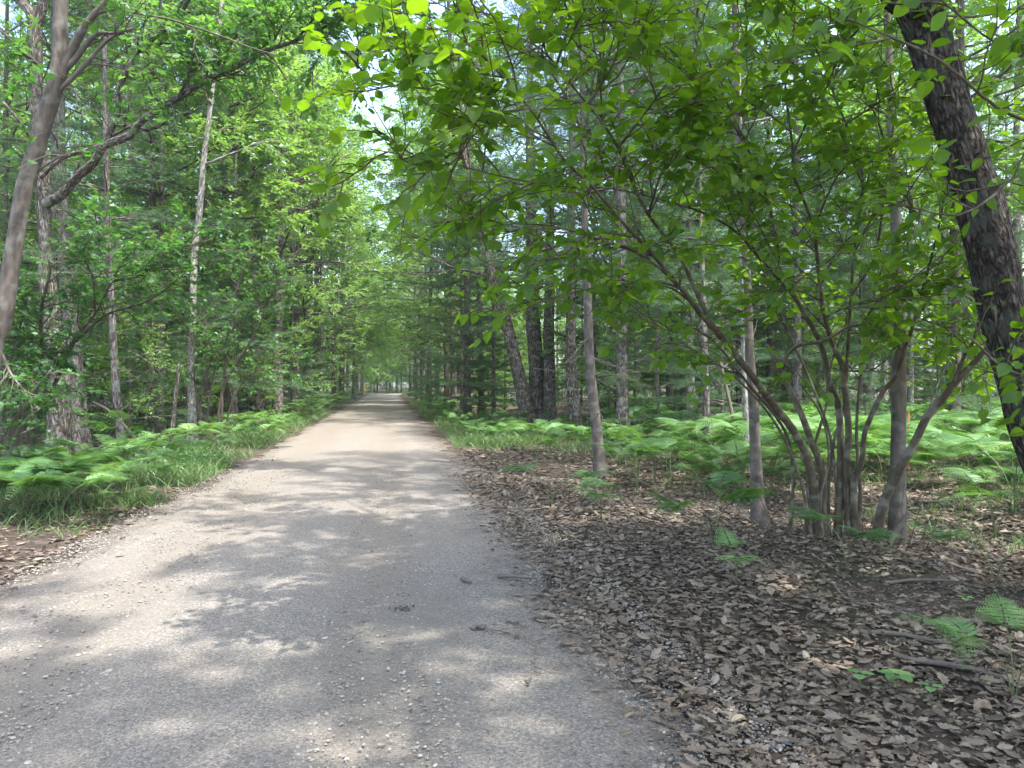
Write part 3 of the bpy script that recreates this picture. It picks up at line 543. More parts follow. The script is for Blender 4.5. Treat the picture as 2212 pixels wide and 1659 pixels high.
# --- witch hazel clump
rng = np.random.default_rng(14); TB, LB, LV = MB(), MB(), Leaves()
WH = [
 ([(1765, 1168, 26, 7.45), (1762, 1100, 24, 7.4), (1748, 1003, 22, 7.3), (1728, 953, 21, 7.2), (1702, 913, 20, 7.1), (1675, 880, 20, 7.0), (1648, 843, 19, 6.9), (1618, 803, 18, 6.8), (1588, 766, 18, 6.7), (1552, 720, 17, 6.5), (1515, 680, 15, 6.3), (1485, 640, 14, 6.1), (1450, 600, 11, 5.9), (1414, 553, 10, 5.7), (1354, 490, 9, 5.4), (1320, 450, 8, 5.3), (1277, 400, 8, 5.1), (1230, 357, 7, 4.95), (1197, 313, 7, 4.8), (1144, 233, 6, 4.6), (1084, 163, 5, 4.4), (1014, 97, 4, 4.25), (930, 30, 3, 4.1)], .52, 22),
 ([(1540, 706, 13, 6.45), (1498, 616, 12, 6.2), (1464, 547, 10, 6.0), (1400, 463, 9, 5.7), (1368, 400, 8, 5.5), (1335, 320, 8, 5.3), (1303, 267, 7, 5.1), (1270, 227, 6, 5.0), (1234, 183, 5, 4.9), (1200, 147, 4, 4.8), (1137, 97, 3, 4.6)], .4, 16),
 ([(1303, 267, 5, 5.1), (1300, 243, 5, 5.1), (1297, 187, 5, 5.0), (1290, 133, 4, 4.9), (1280, 77, 4, 4.85), (1270, 0, 3, 4.8)], .2, 9),
 ([(1190, 300, 5, 4.78), (1120, 270, 4, 4.6), (1070, 247, 4, 4.5), (1000, 213, 3, 4.3), (900, 190, 3, 4.2), (780, 178, 2, 4.1)], .25, 12),
 ([(1240, 365, 5, 5.0), (1190, 395, 4, 4.9), (1104, 385, 4, 4.7), (1020, 365, 4, 4.5), (937, 345, 3, 4.35), (800, 322, 2, 4.2)], .2, 13),
 ([(1240, 188, 5, 4.9), (1170, 108, 5, 4.8), (1104, 73, 4, 4.7), (1000, 33, 3, 4.6), (900, -15, 3, 4.5)], .15, 11),
 ([(1700, 625, 8, 7.0), (1600, 510, 7, 6.5), (1530, 465, 6, 6.2), (1470, 443, 5, 5.9), (1337, 410, 4, 5.4), (1237, 406, 3, 5.2), (1130, 420, 2, 5.0)], .2, 15),
 ([(1552, 716, 6, 6.5), (1490, 652, 5, 6.2), (1437, 618, 5, 5.9), (1354, 620, 4, 5.7), (1270, 625, 4, 5.5), (1180, 650, 3, 5.3), (1105, 680, 2, 5.2)], .3, 14),
 ([(1485, 640, 6, 6.1), (1400, 560, 5, 5.7), (1300, 520, 4, 5.5), (1200, 490, 4, 5.3), (1090, 485, 3, 5.1), (1000, 505, 2, 5.0)], .25, 14),
 ([(1777, 1168, 22, 7.5), (1775, 1020, 19, 7.5), (1752, 953, 18, 7.5), (1738, 913, 17, 7.4), (1715, 860, 15, 7.4), (1695, 820, 14, 7.4), (1675, 780, 12, 7.35), (1656, 745, 10, 7.3)], 2, 0),
 ([(1692, 800, 9, 7.4), (1702, 766, 9, 7.3), (1728, 745, 9, 7.2), (1765, 740, 9, 7.1), (1792, 730, 8, 7.0), (1825, 710, 8, 6.9), (1858, 701, 7, 6.8), (1900, 705, 4, 6.6)], .6, 6),
 ([(1808, 1168, 21, 7.5), (1815, 1020, 18, 7.5), (1812, 886, 17, 7.5), (1798, 846, 16, 7.4), (1787, 813, 15, 7.4), (1785, 786, 14, 7.3), (1775, 750, 14, 7.3), (1762, 720, 13, 7.2), (1742, 686, 12, 7.1), (1715, 640, 11, 7.0), (1690, 608, 10, 6.9), (1678, 580, 9, 6.8), (1682, 545, 8, 6.6), (1660, 440, 7, 6.3), (1620, 330, 5, 6.0), (1560, 200, 4, 5.6), (1500, 60, 3, 5.3)], .5, 20),
 ([(1835, 1168, 21, 7.45), (1828, 1020, 18, 7.45), (1833, 936, 17, 7.4), (1828, 870, 16, 7.4), (1823, 826, 14, 7.3), (1821, 793, 13, 7.3), (1798, 743, 12, 7.2), (1782, 686, 11, 7.1), (1772, 620, 10, 7.0), (1765, 553, 9, 6.9), (1758, 493, 8, 6.8), (1735, 430, 8, 6.7), (1718, 393, 7, 6.6), (1712, 333, 7, 6.5), (1708, 283, 6, 6.4), (1698, 213, 6, 6.2), (1697, 173, 5, 6.1), (1705, 130, 5, 6.0), (1715, 60, 4, 5.9), (1720, -40, 3, 5.7)], .4, 20),
 ([(1697, 157, 5, 6.1), (1662, 147, 4, 6.0), (1648, 127, 4, 5.9), (1622, 97, 3, 5.8), (1602, 60, 3, 5.7), (1590, -10, 2, 5.5)], .2, 9),
 ([(1848, 1168, 18, 7.4), (1845, 1046, 16, 7.4), (1862, 996, 14, 7.3), (1868, 936, 13, 7.3), (1888, 886, 13, 7.2), (1908, 846, 12, 7.2), (1928, 823, 11, 7.1), (1940, 800, 11, 7.0), (1955, 753, 10, 6.9), (1970, 710, 9, 6.8), (2000, 600, 7, 6.5), (2030, 480, 5, 6.2), (2050, 350, 4, 6.0), (2060, 200, 3, 5.8)], .55, 16),
 ([(1890, 1175, 26, 7.3), (1908, 1093, 23, 7.2), (1932, 1036, 22, 7.1), (1952, 1000, 22, 7.0), (1982, 943, 20, 6.9), (2002, 900, 20, 6.8), (2035, 863, 19, 6.7), (2068, 820, 17, 6.6), (2095, 793, 15, 6.5), (2128, 756, 12, 6.4), (2190, 690, 9, 6.2), (2260, 600, 5, 6.0)], .72, 6),
 ([(2062, 822, 11, 6.6), (2085, 766, 9, 6.5), (2102, 740, 8, 6.4), (2120, 660, 5, 6.2), (2125, 560, 3, 6.0)], .4, 9),
 ([(1826, 850, 9, 7.35), (1832, 740, 9, 7.2), (1838, 640, 8, 7.1), (1845, 547, 8, 7.0), (1865, 400, 7, 6.8), (1855, 350, 6, 6.7), (1828, 267, 5, 6.5), (1808, 223, 5, 6.4), (1785, 150, 4, 6.2), (1770, 40, 3, 6.0)], .4, 15),
 ([(1838, 640, 7, 7.1), (1890, 553, 7, 6.9), (1908, 433, 6, 6.7), (1922, 333, 5, 6.5), (1935, 233, 4, 6.3), (1950, 100, 3, 6.1)], .35, 12),
 ([(1702, 1168, 9, 7.6), (1712, 1090, 8, 7.6), (1712, 1020, 8, 7.55), (1706, 955, 8, 7.5), (1680, 905, 8, 7.4), (1655, 873, 9, 7.3), (1625, 840, 8, 7.2), (1585, 790, 7, 7.1), (1545, 740, 6, 7.0), (1480, 700, 5, 6.8), (1400, 690, 3, 6.6)], .7, 8),
 ([(1760, 960, 8, 7.5), (1778, 900, 7, 7.4), (1786, 870, 6, 7.4), (1792, 800, 5, 7.3), (1830, 690, 4, 7.2)], .7, 4),
 ([(1790, 1168, 11, 7.5), (1790, 1050, 9, 7.6), (1800, 960, 9, 7.6), (1818, 900, 8, 7.6), (1828, 860, 7, 7.6)], 2, 0),
 ([(1815, 1168, 10, 7.6), (1806, 1040, 9, 7.7), (1790, 930, 8, 7.8), (1740, 800, 7, 7.8), (1690, 690, 6, 7.6), (1640, 560, 4, 7.3), (1570, 420, 3, 7)], .5, 12),
 ([(1852, 1168, 11, 7.6), (1858, 1060, 9, 7.7), (1850, 940, 8, 7.8), (1858, 820, 7, 7.8), (1880, 690, 5, 7.6), (1900, 560, 3, 7.4)], .55, 9),
 ([(1755, 1168, 9, 7.4), (1735, 1060, 8, 7.3), (1700, 960, 7, 7.2), (1650, 880, 6, 7.0), (1570, 800, 5, 6.8), (1480, 745, 3, 6.5)], .6, 7),
 ([(1780, 1168, 7, 7.35), (1772, 1080, 6, 7.3), (1790, 990, 6, 7.3), (1775, 900, 5, 7.2), (1730, 830, 4, 7.1)], 2, 0),
 ([(1740, 1168, 12, 7.5), (1745, 1080, 9, 7.5), (1742, 1000, 7, 7.5), (1738, 960, 6, 7.5)], 2, 0),
]
# more leafy boughs that fan out of the clump
BOUGH = [((1735, 430, 6.7), (1640, 380, 5.9)), ((1708, 283, 6.4), (1600, 250, 5.7)), ((1865, 400, 6.8), (1760, 330, 6.0)), ((1908, 433, 6.7), (1980, 480, 6.2)), ((1772, 620, 7), (1850, 500, 6.3)), ((1808, 223, 6.5), (1730, 150, 5.8)), ((1500, 60, 5.3), (1580, -40, 5)), ((1785, 150, 6.2), (1690, 30, 5.6)), ((1940, 600, 6.9), (1990, 700, 6.6)), ((1922, 333, 6.5), (1860, 250, 5.9)),
         ((1414, 553, 5.7), (1180, 560, 5.0)), ((1700, 610, 7), (1480, 330, 5.6)), ((1690, 608, 6.9), (1560, 420, 5.6)), ((1660, 440, 6.3), (1420, 230, 5.2)), ((1620, 330, 6), (1400, 90, 5)), 
         ((1758, 493, 6.8), (1880, 330, 5.8)), ((1712, 333, 6.5), (1830, 130, 5.6)), ((1775, 650, 7.1), (1640, 640, 6.2)), ((1845, 547, 7), (2010, 420, 5.6)), ((1908, 433, 6.7), (2080, 300, 5.4)), 
         ((1860, 701, 6.8), (1960, 610, 5.8)), ((1782, 686, 7.1), (1900, 640, 5.9)), ((1970, 710, 6.8), (2110, 780, 7.2)), ((2000, 600, 6.5), (2130, 700, 6.9)), ((2002, 900, 6.8), (2080, 740, 7.4)), ((1500, 60, 5.3), (1380, -60, 4.8)), ((1785, 150, 6.2), (1900, 30, 5.4)), ((1828, 267, 6.5), (1960, 170, 5.5)),
         ((1084, 163, 4.4), (960, 120, 4.0)), ((1144, 233, 4.6), (1010, 280, 4.2)), ((1552, 720, 6.5), (1380, 700, 5.6)), ((1335, 320, 5.3), (1440, 180, 4.9)), ((1400, 463, 5.7), (1500, 300, 5.2)), ((1270, 227, 5), (1340, 60, 4.7)), ((1200, 147, 4.8), (1230, 20, 4.5)), ((1950, 100, 6.1), (2060, -20, 5.2))]
for k, (pp, f0, ns) in enumerate(WH):
    pp = [(x, y, w_ * .82, d) for x, y, w_, d in pp]; onground = pp[0][1] > 1160
    lp, lr = trace(pp, 7, None, 56 if len(pp) > 12 else 30, onground); tube(TB, lp, flare(lp, lr, .2) if onground else lr, 12 if onground else 8, .05, seed=k)
    if ns: branch_out(TB, LV, rng, lp, lr, 1.9, max(3, int(ns * .72)), 4, .105, 5, True, f0, .4, .42, .34, .02, .2, .38)
for k, (a, b) in enumerate(BOUGH):
    A3, B3 = P(*a), P(*b); L_ = np.linalg.norm(B3 - A3); lp = smooth_line([A3, (A3 + B3) / 2 + rng.normal(0, .06, 3) + [0, 0, .08], B3], 12)
    lr = np.linspace(.011, .004, 12); tube(TB, lp, lr, 6, seed=k); branch_out(TB, LV, rng, lp, lr, 1.7, 5, 4, .105, 5, True, .25, .4, .42, .34, .02, .2, .38)
LV.into(LB, OVATE); base = np.array([*P(1800, 1168, 7.46)[:2], 0.])
for k in range(26):                                              # suckers about the foot
    a = base + [rng.normal(0, .4), rng.normal(-.1, .2), 0]; a[2] = gz(a[0], a[1]); lp = grow(a, (rng.normal(0, .2), rng.normal(0, .2), 1), rng.uniform(.25, .9), 6, rng, .12); tube(TB, lp, np.linspace(.006, .002, 6), 4)
finish_tree('witch_hazel', base, 'large multi-stemmed witch hazel clump arching over the leaf litter toward the road', 'shrub', TB, M['hazelbark'], LB, M['hazelleaf'])

# --- second hazel whose pale boughs reach in from beyond the right edge
rng = np.random.default_rng(15); TB, LB, LV = MB(), MB(), Leaves()
b0 = np.array([3.6, 4.4, 0.])
for k, pp in enumerate(([(2330, 860, 9, 4.3), (2212, 813, 7, 4.2), (2160, 790, 6, 4.15), (2100, 733, 6, 4.1)], [(2400, 330, 9, 3.9), (2212, 260, 7, 3.7), (2150, 230, 7, 3.7), (2080, 170, 6, 3.6), (2035, 133, 6, 3.6), (1958, 93, 5, 3.5), (1890, 67, 4, 3.5), (1835, 40, 3, 3.45), (1760, 0, 3, 3.4)],
                       [(2350, 330, 9, 4.4), (2240, 360, 7, 4.3), (2180, 390, 6, 4.3), (2150, 420, 6, 4.25), (2090, 460, 5, 4.2), (2040, 465, 4, 4.2), (1960, 445, 3, 4.1), (1880, 430, 2, 4.1)], [(2340, 160, 7, 4.2), (2180, 110, 5, 4.0), (2080, 40, 4, 3.9), (2010, -20, 3, 3.8)])):
    a = [(*P(x, y, d), w_ / 2 / F * d) for x, y, w_, d in pp]; a = np.array([[b0[0] + .1 * k, b0[1] - .1 * k, -.05, .02], [b0[0] + .1, b0[1] - .1, max(.6, a[0][2] * .5), .016]] + a); s = smooth_line(a, 34)
    tube(TB, s[:, :3], np.maximum(s[:, 3], .003), 8, .05, seed=k); branch_out(TB, LV, rng, s[:, :3], s[:, 3], 1.5, 9, 4, .095, 4, True, .45, .5, .4, .3, .02, .25, .45)
LV.into(LB, OVATE)
finish_tree('witch_hazel', b0, 'leafy pale-twigged hazel boughs reaching in front of the leaning oak at right', 'shrub', TB, M['hazelbark'], LB, M['hazelleaf'])

# --- understory on the left
def stems_shrub(name, label, stems, Y, seed, lsize, T, leafm, bark, f0=.4, ns=9, nt=4, lpt=7, twl=.35, sublen=.45, Lr=1.6, group=None, rough=.06):
    rng = np.random.default_rng(seed); TB, LB, LV = MB(), MB(), Leaves(); base = None
    for k, pp in enumerate(stems):
        on = pp[0][1] > 930; lp, lr = trace([(q[0], q[1], q[2], q[3] if len(q) > 3 else Y) for q in pp], Y, None, 26, on)
        if base is None: base = lp[0].copy()
        tube(TB, lp, lr, 7, rough, seed=k); branch_out(TB, LV, rng, lp, lr, Lr, ns, nt, lsize, lpt, True, f0, .35, sublen, twl, .02, .15, .35)
    LV.into(LB, T); return finish_tree(name, base, label, 'shrub', TB, M[bark], LB, M[leafm])
stems_shrub('understory_shrub', 'fan of thin dark stems with broad leaves left of the road', [
    [(467, 962, 6), (473, 886, 6), (487, 826, 6), (513, 780, 6), (540, 740, 5), (563, 700, 4), (573, 653, 3), (620, 610, 2)], [(474, 950, 6), (480, 886, 5), (480, 836, 5), (493, 753, 5), (500, 686, 5), (513, 620, 4), (540, 560, 3), (590, 520, 2)],
    [(452, 965, 5), (433, 903, 5), (440, 820, 5), (460, 760, 4), (430, 690, 3), (400, 640, 2)], [(437, 965, 5), (430, 886, 5), (420, 820, 4), (420, 753, 4), (390, 680, 3), (350, 640, 2)], [(480, 960, 5), (500, 870, 4), (540, 810, 4), (590, 790, 3), (640, 780, 2)], [(445, 965, 4), (450, 880, 4), (470, 780, 4), (520, 690, 3), (600, 640, 2)]], 18, 61, .11, MAPLE, 'mapleleaf', 'twigbark', .35, 12, 4, 8, .45, .5, 2.2)
stems_shrub('understory_shrub', 'leafy shade-green shrub spreading in front of the pale patchy oak', [
    [(60, 1012, 11, 11.5), (75, 930, 10, 11.3), (95, 830, 9, 11), (88, 700, 8, 10.8), (92, 650, 7, 10.6), (108, 590, 5, 10.5), (105, 560, 3, 10.4)], [(40, 1010, 10, 11.5), (90, 900, 9, 11.4), (140, 780, 8, 11.2), (170, 720, 7, 11), (205, 680, 6, 10.8), (240, 610, 5, 10.6), (270, 560, 4, 10.4), (330, 500, 2, 10.2)],
    [(20, 1012, 10, 11.4), (30, 900, 9, 11.2), (20, 800, 7, 11), (40, 720, 5, 10.8), (60, 640, 3, 10.6)], [(160, 740, 6, 11.1), (230, 680, 5, 11), (320, 650, 4, 10.8), (400, 590, 3, 10.6)], [(205, 680, 5, 10.8), (200, 600, 4, 10.6), (180, 540, 3, 10.4), (230, 480, 2, 10.3)], [(88, 700, 5, 10.8), (20, 660, 4, 10.6), (-40, 640, 3, 10.4)],
    [(240, 610, 4, 10.6), (310, 590, 4, 10.5), (380, 540, 3, 10.4), (450, 520, 2, 10.3)], [(20, 800, 5, 11), (50, 760, 4, 10.8), (100, 760, 3, 10.6)]], 11, 62, .10, MAPLE, 'mapleleaf', 'twigbark', .25, 15, 4, 8, .35, .5, 1.7)
stems_shrub('understory_shrub', 'thicket of twisted brown stems low at the left edge', [
    [(0, 1020, 14, 10.5), (20, 950, 13, 10.4), (40, 890, 11, 10.3), (70, 850, 9, 10.2), (110, 800, 4, 10)], [(20, 1022, 13, 10.6), (45, 940, 12, 10.5), (75, 890, 11, 10.5), (90, 840, 7, 10.4)], [(-20, 1010, 12, 10.3), (5, 920, 10, 10.2), (10, 850, 8, 10.1), (-10, 770, 5, 10)], [(-10, 1015, 10, 10), (30, 950, 8, 9.9), (60, 905, 7, 9.8), (75, 880, 5, 9.7)], [(-60, 700, 6, 9.6), (0, 760, 6, 9.6), (25, 810, 5, 9.6), (60, 848, 4, 9.6), (100, 858, 3, 9.6)]], 10.4, 63, .09, MAPLE, 'mapleleaf', 'deadwood', .45, 7, 3, 7, .3, .4, 1.3)

# ------------------------------------------------------------------ forest: tree kinds built once, then copied
def proto_pine(seed, H, r, z0, zdead, Lmax, step, per, dens, nper=5, wd=.008, ln=.11):
    rng = np.random.default_rng(seed); TB, NB = MB(), MB(); p, rd = straight_trunk(H, r, rng); tube(TB, p, rd, 9, .04)
    pine_crown(TB, NB, rng, p, rd, z0, zdead, Lmax, step, per, dens, nper, wd, ln); return [('trunk', TB.mesh('trunk', M['pinebark']), 0), ('crown', NB.mesh('crown', M['needle'], False), 0)]
def proto_decid(seed, H, r, z0, cr, nl, ls, bark, leafm, nsub=7, ntw=5, lpt=13, aim=None, lean=(0, 0), el=(.1, 1.1)):
    rng = np.random.default_rng(seed); TB, LB, LV = MB(), MB(), Leaves(); p, rd = straight_trunk(H, r, rng, lean, .05); tube(TB, p, rd, 10, .05)
    decid_crown(TB, LV, rng, p, rd, z0, cr, nl, ls, lpt, nsub, ntw, el, aim, False); LV.into(LB, KITE)
    return [('trunk', TB.mesh('trunk', M[bark])), ('crown', LB.mesh('crown', M[leafm], False))]
PP = {'pineA': proto_pine(101, 19, .17, 2.2, .9, 3.4, .6, 7, .95), 'pineB': proto_pine(102, 15, .13, 1.2, .6, 3.1, .52, 7, .95), 'pineC': proto_pine(103, 8, .07, .5, .3, 2.3, .40, 8, 1.0, 5), 'pineD': proto_pine(104, 3.2, .035, .25, .2, 1.1, .28, 8, 1.1, 5, .006, .10),
      'oakA': proto_decid(111, 20, .19, 3.5, 5.0, 28, .155, 'oakbark', 'farleaf', lpt=15), 'oakB': proto_decid(112, 17, .15, 2.6, 4.6, 28, .15, 'palesunbark', 'oakleaf', lpt=15), 'oakC': proto_decid(113, 18, .18, 2.8, 5.6, 28, .15, 'oakbark', 'farleaf', aim=(.7, 0, .1), lpt=15), 'oakD': proto_decid(114, 21, .17, 5, 4.2, 24, .155, 'palesunbark', 'farleaf', lpt=15), 'oakS': proto_decid(112, 17, .17, 4.8, 4.6, 20, .16, 'oakbark', 'oakleaf'),
      'mapleC': proto_decid(118, 12, .10, 1.0, 4.0, 28, .14, 'twigbark', 'farleaf', 7, 5, 15, el=(-.05, .9)), 'mapleA': proto_decid(115, 8, .06, .9, 2.7, 20, .12, 'twigbark', 'mapleleaf', 6, 5, 13, el=(.0, .8)), 'mapleB': proto_decid(116, 5, .04, .4, 2.0, 18, .11, 'twigbark', 'farleaf', 6, 5, 12, el=(.0, .8)), 'mapleD': proto_decid(119, 14, .12, 5.2, 4.3, 32, .15, 'twigbark', 'farleaf', 8, 5, 16, el=(-.1, .9)), 'pineE': proto_pine(105, 19, .17, 6.5, 3.0, 3.4, .55, 7, .95), 'shrub': proto_decid(117, 2.2, .02, .12, 1.1, 14, .09, 'twigbark', 'mapleleaf', 5, 4, 10, el=(.2, 1.0))}
KIND = {'mapleD': 'maple_tree', 'pineE': 'pine_tree', 'pineA': 'pine_tree', 'pineB': 'pine_tree', 'pineC': 'young_pine', 'pineD': 'pine_sapling', 'oakA': 'oak_tree', 'oakB': 'oak_tree', 'oakC': 'oak_tree', 'oakS': 'oak_tree', 'oakD': 'aspen_tree', 'mapleC': 'maple_tree', 'mapleA': 'maple_sapling', 'mapleB': 'maple_sapling', 'shrub': 'leafy_shrub'}
CAT = {'pine_tree': 'tree', 'young_pine': 'tree', 'pine_sapling': 'sapling', 'oak_tree': 'tree', 'aspen_tree': 'tree', 'maple_tree': 'tree', 'maple_sapling': 'sapling', 'leafy_shrub': 'shrub'}
first = {}
def plant(kind, x, y, label, group, rz=None, sc=1.0, flip=False):
    rz = random.random() * 6.28 if rz is None else rz; z = float(gz(x, y)) - .03
    if kind in first: root = copy_tree(first[kind]); root.location = (x, y, z); root.rotation_euler = (0, 0, rz); root.scale = (sc, sc, sc)
    else:
        root = empty(KIND[kind], (x, y, z), rz, sc); first[kind] = root
        for c in PP[kind]: put(c[0], c[1], root)
    for k_ in ('label', 'group', 'category'):
        if k_ in root: del root[k_]
    tag(root, label, CAT[KIND[kind]], group); return root
# single trees told apart in the photo
plant('pineD', *P(672, 870, 34)[:2], 'bright sunlit young pine on the left verge in front of the white trunk', None, sc=.95)
plant('pineD', *P(2120, 935, 14)[:2], 'sunlit pine sapling in the ferns nearest the leaning oak at right', None, sc=.62)
plant('pineD', *P(1870, 925, 17)[:2], 'pale sunlit pine sapling in the clearing behind the hazel stems', None, sc=.55)
for y_, t_, sc_, wh in ((21, -6.8, 1.15, 'nearest of the leafy maples leaning over the left verge'), (25, -6.2, 1.3, 'second of the leafy maples leaning over the left verge'), (29.5, -6.4, 1.45, 'third of the leafy maples leaning over the left verge'), (35, -5.8, 1.45, 'fourth of the leafy maples leaning over the left verge'), (42, -5.4, 1.5, 'fifth of the leafy maples leaning over the left verge'), (50, -5.2, 1.5, 'last of the leafy maples leaning over the left verge')):
    plant('mapleD', float(tx(t_, y_)), y_, wh, None, rz=y_, sc=sc_)
for x_, y_, sc_, wh in ((11.5, 19, 1.2, 'leafy maple at the right side of the fern clearing'), (15, 25, 1.4, 'leafy maple at the back right corner of the fern clearing'), (9.5, 27, 1.3, 'leafy maple at the back of the fern clearing'), (5.5, 25.5, 1.2, 'leafy maple behind the dark pole trunk')):
    plant('mapleD', x_, y_, wh, None, rz=y_, sc=sc_)
for kd_, px_, Y_, wh, sc_ in (('pineB', 1005, 36, 'with low soft boughs at the right verge before the leaning oak', .9), ('pineB', 1375, 25, 'with low soft boughs right of the smooth slim trunk', .85), ('pineB', 1475, 30, 'with low soft boughs left of the dark pole trunk', 1), ('pineB', 1600, 26, 'with low soft boughs behind the white trunk', .9), ('pineB', 1770, 29, 'with low soft boughs behind the middle of the hazel clump', 1), ('pineB', 1870, 32, 'with low soft boughs behind the right hazel stems', 1), ('pineB', 2040, 31, 'with low soft boughs behind the forked leaning hazel stem', 1), ('pineB', 1285, 33, 'with low soft boughs in the gap between the upright and the smooth trunk', .9)):
    plant(kd_, *P(px_, 900, Y_)[:2], 'white pine ' + wh, None, rz=px_, sc=sc_)
for y_, t_, sc_, wh in ((44, 3.6, 1.5, 'nearest of the leafy maples leaning over the right verge'), (57, 3.3, 1.65, 'second of the leafy maples leaning over the right verge'), (72, 3.4, 1.7, 'third of the leafy maples leaning over the right verge'), (66, -4.8, 1.7, 'tall leafy maple closing the left side of the far road')):
    plant('mapleD', float(tx(t_, y_)), y_, wh, None, rz=y_, sc=sc_)
for px_, Y_, wh in ((1150, 34, 'behind the twin oaks'), (1345, 19, 'behind the smooth slim trunk'), (1490, 21, 'behind the dark pole trunk'), (1720, 23, 'straight behind the hazel clump'), (1010, 33, 'left of the leaning oak, boughs over the verge')):
    plant('pineE' if px_ < 1400 else 'pineA', *P(px_, 900, Y_)[:2], 'tall feathery white pine ' + wh, None, rz=px_, sc=1.0)
plant('pineB', *P(345, 950, 21)[:2], 'soft grey-green pine with layered boughs behind the slender pale trunk', None, rz=1)
plant('pineB', *P(505, 930, 26)[:2], 'soft pale pine with layered boughs behind the thin shrub stems', None, rz=2.5)
plant('mapleC', *P(690, 880, 44)[:2], 'bushy bright-leaved maple behind the white trunk at the left verge', None, sc=1.2)
plant('mapleC', *P(470, 900, 33)[:2], 'bushy bright-leaved maple behind the straight slim pale trunk', None, sc=1.1)
plant('pineC', *P(1420, 930, 19)[:2], 'young feathery pine behind the smooth slim trunk', None, sc=.75)
plant('pineC', *P(330, 960, 19.5)[:2], 'dark young pine between the slender pale trunk and the thin shrub stems', None, sc=.6)
plant('pineC', *P(1560, 930, 17)[:2], 'dim young pine with bare lower twigs behind the dark pole trunk', None, sc=.6)
placed = []
def ok(x, y, dmin): return all((x - a) ** 2 + (y - b) ** 2 > (dmin * .5 + d * .5) ** 2 for a, b, d in placed)
def sow(n, kinds, tr, yr_, label, group, dmin, sc=(.85, 1.15), avoid=None, seed=1, aim=None):
    rg = random.Random(seed); c = 0; tries = 0
    while c < n and tries < n * 40:
        tries += 1; y = rg.uniform(*yr_); t = rg.uniform(*tr); x = float(tx(t, y))
        if abs(x) > .72 * y + 4 or (y < 62 and 1075 < CX + F * x / y < 1310) or not ok(x, y, dmin) or (avoid and avoid(x, y, t)): continue
        placed.append((x, y, dmin)); k = rg.choice(kinds); plant(k, x, y, label.get(KIND[k], '') if isinstance(label, dict) else label, group + ' (' + KIND[k].replace('_', ' ') + 's)', aim + rg.uniform(-.5, .5) if (aim is not None and k == 'oakC') else rg.random() * 6.28, rg.uniform(*sc)); c += 1
    return c
def names(where): return {'pine_tree': 'feathery white pine ' + where, 'young_pine': 'low-branched young pine ' + where, 'pine_sapling': 'small pine sapling ' + where, 'oak_tree': 'broadleaf oak ' + where, 'aspen_tree': 'tall thin pale-barked tree ' + where, 'maple_tree': 'bushy mid-height maple ' + where, 'maple_sapling': 'slim leafy sapling ' + where, 'leafy_shrub': 'low leafy shrub ' + where}
# left roadside, left wood, right roadside, right wood, far end
LVg, RVg = names('leaning over the left verge of the road'), names('leaning over the right verge of the road')
LW, RW, FE = names('deep in the dark wood left of the road'), names('beyond the sunny clearing right of the road'), names('far down the road in the closing wood')
sow(6, ['oakC'], (-6.5, -4.4), (34, 60), LVg, 'trees along the left verge', 4.5, (1, 1.2), seed=1, aim=0)
sow(9, ['oakC'], (-5.5, -3.6), (58, 105), LVg, 'trees along the left verge', 4.5, (1.1, 1.35), seed=21, aim=0)
sow(9, ['mapleC', 'mapleA', 'mapleC'], (-8.5, -5.2), (25, 80), LVg, 'trees along the left verge', 3.0, seed=22)
sow(9, ['pineB', 'pineC', 'pineC'], (-8, -4.6), (33, 95), LVg, 'trees along the left verge', 3.0, seed=2)
sow(9, ['pineA', 'pineB', 'pineA'], (-24, -6), (17, 45), LW, 'trees in the left wood', 2.6, seed=3)
sow(12, ['mapleC'], (-26, -7), (20, 55), LW, 'trees in the left wood', 3.0, seed=23)
sow(18, ['pineC', 'mapleA', 'mapleB', 'pineC'], (-22, -5.2), (15.5, 42), LW, 'trees in the left wood', 1.7, (.7, 1.1), seed=4)
sow(12, ['oakA', 'oakB', 'oakD', 'pineA'], (-34, -8), (26, 75), LW, 'trees in the left wood', 3.5, seed=5)
sow(6, ['oakC'], (3.4, 6), (34, 62), RVg, 'trees along the right verge', 4.5, (1, 1.2), seed=6, aim=pi)
sow(9, ['oakC'], (2.6, 4.6), (60, 105), RVg, 'trees along the right verge', 4.5, (1.1, 1.35), seed=26, aim=pi)
sow(9, ['mapleC', 'mapleA'], (3.6, 8), (36, 85), RVg, 'trees along the right verge', 3.0, seed=27)
sow(14, ['pineC', 'pineB', 'pineC', 'pineB'], (2.9, 7), (31, 90), RVg, 'trees along the right verge', 2.4, (.7, 1.05), seed=7)
sow(12, ['oakA', 'oakB', 'oakA'], (-30, -8), (24, 52), LW, 'trees in the left wood', 3.0, (1.05, 1.35), seed=41)
sow(5, ['oakC', 'oakA'], (-7.5, -5), (22, 34), LVg, 'trees along the left verge', 3.0, (1, 1.2), seed=42, aim=0)
clear = lambda x, y, t: x > 3.5 and y < 24
sow(12, ['pineA', 'pineB', 'pineB'], (5, 34), (25, 60), RW, 'trees beyond the right clearing', 3.2, seed=8, avoid=clear)
sow(10, ['oakA', 'oakB', 'oakD'], (6, 44), (30, 75), RW, 'trees beyond the right clearing', 3.8, seed=9, avoid=clear)
sow(14, ['oakA', 'oakB'], (5, 46), (28, 62), RW, 'trees beyond the right clearing', 3.2, (1.05, 1.35), seed=43, avoid=clear)
sow(16, ['mapleC'], (6, 44), (26, 65), RW, 'trees beyond the right clearing', 3.4, seed=29, avoid=clear)
sow(22, ['pineC', 'mapleA', 'mapleB', 'pineC'], (4, 40), (22, 52), RW, 'trees beyond the right clearing', 2.2, (.6, 1.1), seed=10, avoid=clear)
